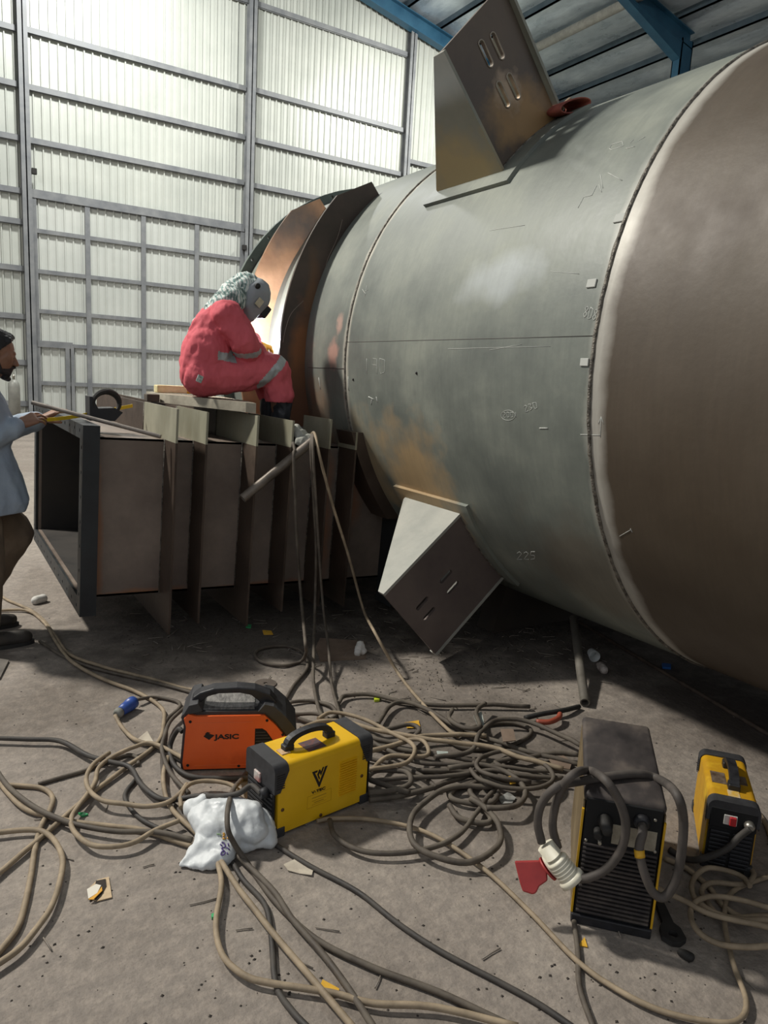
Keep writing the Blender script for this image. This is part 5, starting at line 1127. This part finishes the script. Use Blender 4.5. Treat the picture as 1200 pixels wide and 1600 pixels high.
scrap('yellow_wrapper', [(497, 1548), (504, 1533), (530, 1546), (528, 1558), (510, 1560)], M_papy, 'yellow wrapper scrap under the cables at the bottom of the floor', 'wrapper', curl=.004)
scrap('yellow_wrapper', [(904, 1478), (913, 1466), (918, 1481)], M_papy, 'triangular yellow wrapper scrap in front of the black machine', 'wrapper', curl=.004)
scrap('yellow_wrapper', [(632, 1130), (654, 1127), (657, 1138), (636, 1139)], M_papy, 'yellow wrapper scrap behind the tangle near the slanting cable', 'wrapper', curl=.003)
scrap('yellow_wrapper', [(794, 1214), (804, 1213), (806, 1224), (797, 1226)], M_papy, 'yellow wrapper bit among the tangled cables left of the black machine', 'wrapper', z0=.045)
scrap('yellow_wrapper', [(410, 985), (424, 986), (427, 992), (412, 992)], M_papy, 'small yellow wrapper below the duct plates', 'wrapper')
scrap('yellow_wrapper', [(305, 1213), (318, 1212), (314, 1218), (300, 1218)], M_papy, 'yellow wrapper sliver at the foot of the orange welder', 'wrapper')
scrap('blue_tag', [(1034, 1039), (1048, 1040), (1048, 1046), (1035, 1045)], mat('blue_tag', '#2f6fc0', rough=.5), 'small blue tag on the dark floor under the vessel', 'tag', t=.012)
scrap('green_bit', [(384, 977), (393, 977), (392, 982), (384, 981)], mat('green_plastic', '#2fa060', rough=.5), 'small green plastic bit under the duct plates', 'scrap', t=.006)
scrap('green_bit', [(122, 1272), (131, 1271), (138, 1274), (128, 1277)], MATS['green_plastic'], 'small green and white bit among the left cables', 'scrap', t=.006)
scrap('green_bit', [(330, 1432), (336, 1429), (337, 1435), (331, 1437)], MATS['green_plastic'], 'small green bit beside the tan cable below the bag', 'scrap', t=.008)
scrap('lime_bit', [(584, 1091), (592, 1090), (593, 1096), (585, 1097)], mat('lime_plastic', '#b9c832', rough=.5), 'small lime plastic cap behind the tangle', 'scrap', t=.012)
scrap('card_scrap', [(493, 1013), (500, 998), (570, 1003), (572, 1030), (500, 1034)], M_card, 'flat brown steel offcut lying behind the hanging cables', 'plate', t=.006)
scrap('steel_offcut', [(-20, 1070), (-20, 1028), (14, 1034), (0, 1062)], mat('offcut', '#55504a', '#6b655d', scale=8, rough=.6), 'corner of a dark steel plate at the left edge below the shoe', 'plate', t=.01)
scrap('card_scrap', [(782, 1140), (802, 1140), (806, 1158), (786, 1160)], M_card, 'brown card piece lying on the tangled cables', 'card', z0=.06, t=.004)
scrap('card_scrap', [(858, 1188), (880, 1182), (894, 1192), (890, 1204), (866, 1200)], M_card, 'brown card piece behind the left edge of the black machine', 'card', z0=.02, t=.006)
scrap('foil_bit', [(778, 1248), (794, 1241), (806, 1248), (800, 1258), (784, 1257)], mat('foil', '#9a9a96', '#c9c9c4', scale=30, rough=.35, metal=.5), 'crumpled foil scrap at the lower edge of the tangle', 'foil', curl=.01)
scrap('foil_bit', [(740, 1120), (752, 1117), (757, 1135), (746, 1140)], mat('clear_film', '#8f9690', '#b4bbb4', scale=20, rough=.3), 'pale plastic film scrap on the far side of the tangle', 'film', z0=.03, curl=.01)
scrap('foil_bit', [(682, 1174), (700, 1175), (700, 1182), (684, 1181)], MATS['clear_film'], 'small greenish label scrap in the middle of the tangle', 'label', z0=.05)
# worn sanding disc piece with burnt edge
t = empty('sanding_piece', onz(155, 1392), 'burnt sanding sheet piece with white and orange corners lying alone on the left floor', 'sanding sheet')
def flat(px, m, name, z0, tt=.002):
    P = [onz(x, y, z0) for x, y in px]; n = len(P); mb = MB(); mb.faces(P+[p+Vector((0, 0, tt)) for p in P], [tuple(range(n)), tuple(reversed(range(n, 2*n)))]+[(i, (i+1) % n, n+(i+1) % n, n+i) for i in range(n)]); return mb.build(name, m, t)
flat([(152, 1376), (170, 1371), (175, 1403), (152, 1409), (138, 1404), (140, 1388)], mat('tan_sheet', '#b39a7a', '#c9b494', scale=30, rough=.9), 'sheet', .002, .003)
flat([(150, 1377), (165, 1374), (166, 1385), (158, 1400), (150, 1408), (145, 1400)], mat('burnt', '#1e1a17', '#3a322b', scale=40, rough=.9), 'burnt_patch', .0055, .002)
flat([(136, 1390), (150, 1382), (158, 1384), (152, 1396), (138, 1405)], mat('white_sheet', '#d8d2c4', rough=.8), 'white_corner', .008, .002); flat([(152, 1396), (159, 1386), (160, 1392), (146, 1406), (138, 1406)], mat('orange_sheet', '#d39a2e', rough=.7), 'orange_corner', .0105, .002)
# steel disc
c = onz(415, 1069, 0)
mb = MB(); mb.prism([(.055*math.cos(a), .055*math.sin(a)) for a in np.linspace(0, 2*PI, 29)[:-1]], lambda a, b, q: (c.x+a, c.y+b, q), .001, .006, holes=[[(.011*math.cos(a), .011*math.sin(a)) for a in np.linspace(0, 2*PI, 13)[:-1]]])
tag(mb.build('grinding_disc', mat('worn_disc', '#4d443d', '#5f554c', scale=20, rough=.8)), 'flat worn grinding disc on the floor behind the orange welder', 'disc')
# pipe standing against the shadow under the vessel
p0, p1 = onz(914, 1098, .024), Vector((onz(893, 968, .05).x-.05, onz(893, 968, .05).y-.2, .075))
p1 = ony(896, 966, 2.95)
mb = MB(); ax = p1-p0; mb.lathe([(.04, .002), (.039, .018), (0, .018), (0, .024), (ax.length, .024)], p0, ax, 20)
o = mb.build('steel_pipe', mat('dull_pipe', '#5c5850', '#77726a', scale=8, rough=.5, metal=.2)); shade_auto(o); tag(o, 'long grey steel pipe lying from under the vessel towards the black machine', 'pipe')
# ribbed bar along the vessel
r0, r1_ = onz(905, 972, .012), onz(1215, 1158, .012); r1_ = onz(1230, 1165, .012)
mb = MB(); P_ = [r0+(r1_-r0)*k/160 for k in range(161)]; mb.tube(P_, [.010 if k % 2 else .0125 for k in range(161)], 8); tag(mb.build('ribbed_bar', mat('rusty_rebar', '#3d332b', '#5b4d41', scale=20, rough=.8)), 'long ribbed bar lying on the floor along the foot of the vessel', 'bar')
# cup lid and rag
c = onz(929, 1030); t = empty('plastic_cup', c, 'white plastic cup lying beside the pipe under the vessel', 'cup')
mb = MB(); mb.lathe([(0, .024), (.004, .025), (.07, .033), (.071, .030), (.006, .022)], c+Vector((.0, .03, .034)), (-.45, -.75, -.02), 20); mb.build('cup_body', mat('white_plastic', '#b9bcba', '#cfd2d0', scale=8, rough=.5), t)
def crumple(name, pts, m, label, cat, vox=.006, amp=.01, sc=30, seed=1):
    mb = MB()
    for a, b in zip(pts, pts[1:]): mb.hull([a, b])
    me = remeshed(mb, vox, 2); folds(me, amp, sc, seed)
    for v in me.vertices: v.co.z = max(v.co.z, .002)
    me.materials.append(m); return tag(link(name, me), label, cat)
M_tis = mat('white_tissue', '#b9b6af', '#d8d6d0', scale=10, rough=.9, bump=.2)
crumple('tissue', [(onz(938, 1040, .02), .02), (onz(944, 1047, .02), .022)], mat('stained_tissue', '#8a7468', '#cfc9c2', scale=14, rough=.9), 'stained crumpled tissue beside the white cup', 'tissue', .005, .008)
crumple('tissue', [(onz(559, 1020, .02), .02), (onz(563, 1008, .05), .022), (onz(567, 1018, .02), .02)], M_tis, 'white crumpled tissue standing near the hanging cables', 'tissue', .005, .010)
crumple('foam_lump', [(onz(56, 938, .025), .028), (onz(66, 935, .025), .03)], M_tis, 'white foam lump on the floor by the duct mouth', 'foam', .006, .006, 12)
# electrode clamp with an orange handle
t = empty('electrode_clamp', onz(860, 1126), 'orange-red handled electrode clamp lying behind the tangle', 'clamp')
mb = MB(); mb.tube(catmull([onz(838, 1128, .03), onz(858, 1128, .035), onz(872, 1122, .035), onz(875, 1116, .03)], 5), .013, 10); mb.build('handle', mat('orange_red', '#8d3f2b', '#a3503a', scale=10, rough=.6), t)
mb = MB(); mb.tube(catmull([onz(820, 1122, .02), onz(845, 1116, .03), onz(880, 1110, .03), onz(905, 1104, .015)], 5), .012, 8); mb.build('jaw', M_rub, t)
# wrench by the black machine
t = empty('wrench', onz(1038, 1430), 'dark open ring wrench on the floor right of the black machine', 'wrench')
mb = MB(); w0, w1 = onz(1033, 1418, .012), onz(1046, 1450, .012); d = (w1-w0).normalized(); sd = Vector((-d.y, d.x, 0))
mb.prism([(-.02, -.012), (-.02, .012), (.07, .016), (.09, .03), (.13, .034), (.15, .012), (.15, -.012), (.13, -.034), (.09, -.03), (.07, -.016)], lambda a, b, q: w0+d*a+sd*b+Vector((0, 0, q)), -.008, .008, holes=[[(.118+.014*math.cos(a), .014*math.sin(a)) for a in np.linspace(0, 2*PI, 13)[:-1]]]); mb.build('head', M_rub, t)
crumple('slag_lump', [(onz(1064, 1488, .012), .012), (onz(1078, 1496, .012), .013)], M_rub, 'dark slag lump near the bottom right corner', 'slag', .005, .004)
# white plastic bag -------------------------------------------------------
M_bag = mat('white_bag', '#bcc0c1', '#d2d5d5', scale=6, rough=.5, bump=.15, bscale=25)
mb = MB(); B = lambda x, y, z: onz(x, y, z)
mb.hull([(B(310, 1272, .07), .03), (B(345, 1262, .09), .03), (B(395, 1270, .10), .03), (B(330, 1300, .06), .03), (B(400, 1300, .06), .03)])
mb.hull([(B(395, 1268, .08), .03), (B(413, 1290, .05), .025), (B(418, 1315, .025), .02), (B(380, 1318, .025), .02), (B(372, 1285, .06), .03)])
mb.hull([(B(330, 1300, .05), .03), (B(370, 1300, .05), .03), (B(310, 1330, .02), .02), (B(352, 1338, .02), .02)])
mb.hull([(B(310, 1330, .02), .02), (B(352, 1338, .02), .02), (B(284, 1350, .012), .012), (B(335, 1352, .012), .012)])
mb.hull([(B(310, 1272, .04), .03), (B(300, 1262, .05), .02), (B(320, 1252, .06), .02)])
me = remeshed(mb, .006, 4); folds(me, .018, 11, 41, (1, 1, 1)); folds(me, .004, 30, 12)
for v in me.vertices: v.co.z = max(v.co.z, .004)
me.materials.append(M_bag); bag = link('plastic_bag', me); tag(bag, 'crumpled white plastic bag with purple print lying on the cables by the yellow welder', 'bag')
# its print: purple and orange brush strokes lying on the bag surface
dg = bpy.context.evaluated_depsgraph_get(); dg.update()
def onbag(px, py):
    d = ray(px, py).normalized(); ok, loc, nr, idx = bag.ray_cast(CAM, d); return (loc - d*.0012) if ok else None
def stroke(px, m, r=.0022):
    P = [onbag(*p) for p in px]; P = [p for p in P if p]
    if len(P) > 1:
        mb = MB(); mb.tube(catmull(P, 3), r, 5); mb.build('print', m, bag)
M_pur = mat('purple_print', '#53407c', rough=.6); M_ora = mat('orange_print', '#d09a3a', rough=.6); M_grn = mat('green_print', '#7d9a72', rough=.6)
Z6 = lambda a, b: (260+.15*a, 1220+.15*b)
for s_ in ([(575, 640), (600, 650), (610, 690), (575, 700), (605, 735)], [(610, 735), (600, 770), (570, 770), (575, 740), (600, 735)], [(640, 650), (650, 680)], [(625, 690), (660, 720)], [(630, 745), (640, 770)], [(560, 660), (580, 680)]): stroke([Z6(*p) for p in s_], M_pur)
for s_ in ([(590, 545), (605, 560), (590, 580)], [(585, 600), (615, 605)], [(635, 590), (645, 605)]): stroke([Z6(*p) for p in s_], M_ora, .003)
stroke([Z6(*p) for p in ((525, 555), (560, 560), (570, 580))], M_grn)
# electrode stubs ---------------------------------------------------------
M_stub = mat('electrode_stub', '#6b6259', '#8d857a', scale=30, rough=.6)
def in_zone():
    q = rnd.random()
    if q < .42:
        x = rnd.gauss(800, 75); y = rnd.gauss(1010, 38)
    elif q < .75: x = rnd.uniform(190, 640); y = rnd.gauss(985, 28)
    elif q < .9: x = rnd.gauss(640, 90); y = rnd.gauss(1045, 32)
    else: x = rnd.uniform(20, 1180); y = rnd.uniform(960, 1560)
    return x, y
protos = []
for k in range(5):
    L_ = .035+.012*k; mb = MB(); mb.tube([(-L_/2, 0, 0), (0, .002*(k-2)/2, 0), (L_/2, 0, 0)], .0022, 6); me = bpy.data.meshes.new('electrode_stub'); bmesh.ops.recalc_face_normals(mb.bm, faces=mb.bm.faces); mb.bm.to_mesh(me); mb.bm.free(); me.materials.append(M_stub); protos.append(me)
cnt = 0
while cnt < 230:
    x, y = in_zone()
    if not (940 < y < 1590 and 5 < x < 1190): continue
    if y < 1000 and x > 880: continue
    p = onz(x, y, .0035)
    o = bpy.data.objects.new('electrode_stub', protos[rnd.randrange(5)]); COL.objects.link(o); o.location = (p.x, p.y, .0028 + .003*rnd.random()); o.rotation_euler = (0, rnd.uniform(-.03, .03), rnd.uniform(0, PI))
    tag(o, 'short burnt electrode stub lying on the dirty floor', 'electrode stub', 'electrode stubs on the floor'); cnt += 1
# slag crumbs: nobody could count them
mb = MB()
for k in range(2600):
    q = rnd.random()
    if q < .88: x, y = in_zone()
    else: x, y = rnd.uniform(0, 1200), rnd.uniform(960, 1600)
    if not (930 < y < 1600): continue
    p = onz(x, y, 0); s_ = rnd.uniform(.0015, .0055)*(1.0 if y > 1000 else 1.3); a = rnd.uniform(0, PI); c_, n_ = math.cos(a)*s_, math.sin(a)*s_
    mb.faces([(p.x+c_, p.y+n_, .0004), (p.x-n_*1.4, p.y+c_, .0004), (p.x-c_, p.y-n_, .0004), (p.x+n_, p.y-c_*1.3, .0004), (p.x, p.y, s_*.8)], [(3, 2, 1, 0), (0, 1, 4), (1, 2, 4), (2, 3, 4), (3, 0, 4)])
tag(mb.build('slag_crumbs', mat('slag', '#2b2723', '#433c35', scale=30, rough=.9)), 'dark slag crumbs strewn over the concrete floor', 'debris', kind='stuff')
# ================================================================== LIGHT
w = bpy.data.worlds.new('world'); SC.world = w; w.use_nodes = True
bg = w.node_tree.nodes['Background']; bg.inputs[0].default_value = (.90, .94, 1, 1); bg.inputs[1].default_value = .52
def area(name, loc, tgt, size, power, col, shape='DISK'):
    l = bpy.data.lights.new(name, 'AREA'); l.shape = shape; l.size = size; l.energy = power; l.color = col
    o = bpy.data.objects.new(name, l); COL.objects.link(o); o.location = loc
    o.rotation_euler = (Vector(tgt)-Vector(loc)).to_track_quat('-Z', 'Y').to_euler(); return o
KD = Vector((-.73, .60, 1.0))
area('high_bay_lamp', Vector((2.4, 3.6, .8)) + KD*9.6, (2.4, 3.6, .8), 1.0, 2000, (1, .96, .88))
area('high_bay_lamp', (3.7, 16.2, 12.4), (4.6, 20.5, 0), 1.2, 1050, (1, 1, .97))
area('high_bay_lamp', (13.6, 16.6, 11.0), (11.8, 20.5, 5), 1.0, 600, (1, .99, .94))
l = bpy.data.lights.new('welding_arc', 'POINT'); l.energy = 120; l.color = (.82, .88, 1); l.shadow_soft_size = .012
o = bpy.data.objects.new('welding_arc', l); COL.objects.link(o); o.location = ARC
SC.view_settings.view_transform = 'Standard'; SC.view_settings.look = 'None'; SC.view_settings.gamma = 1; SC.view_settings.exposure = 0; SC.view_settings.use_curve_mapping = False
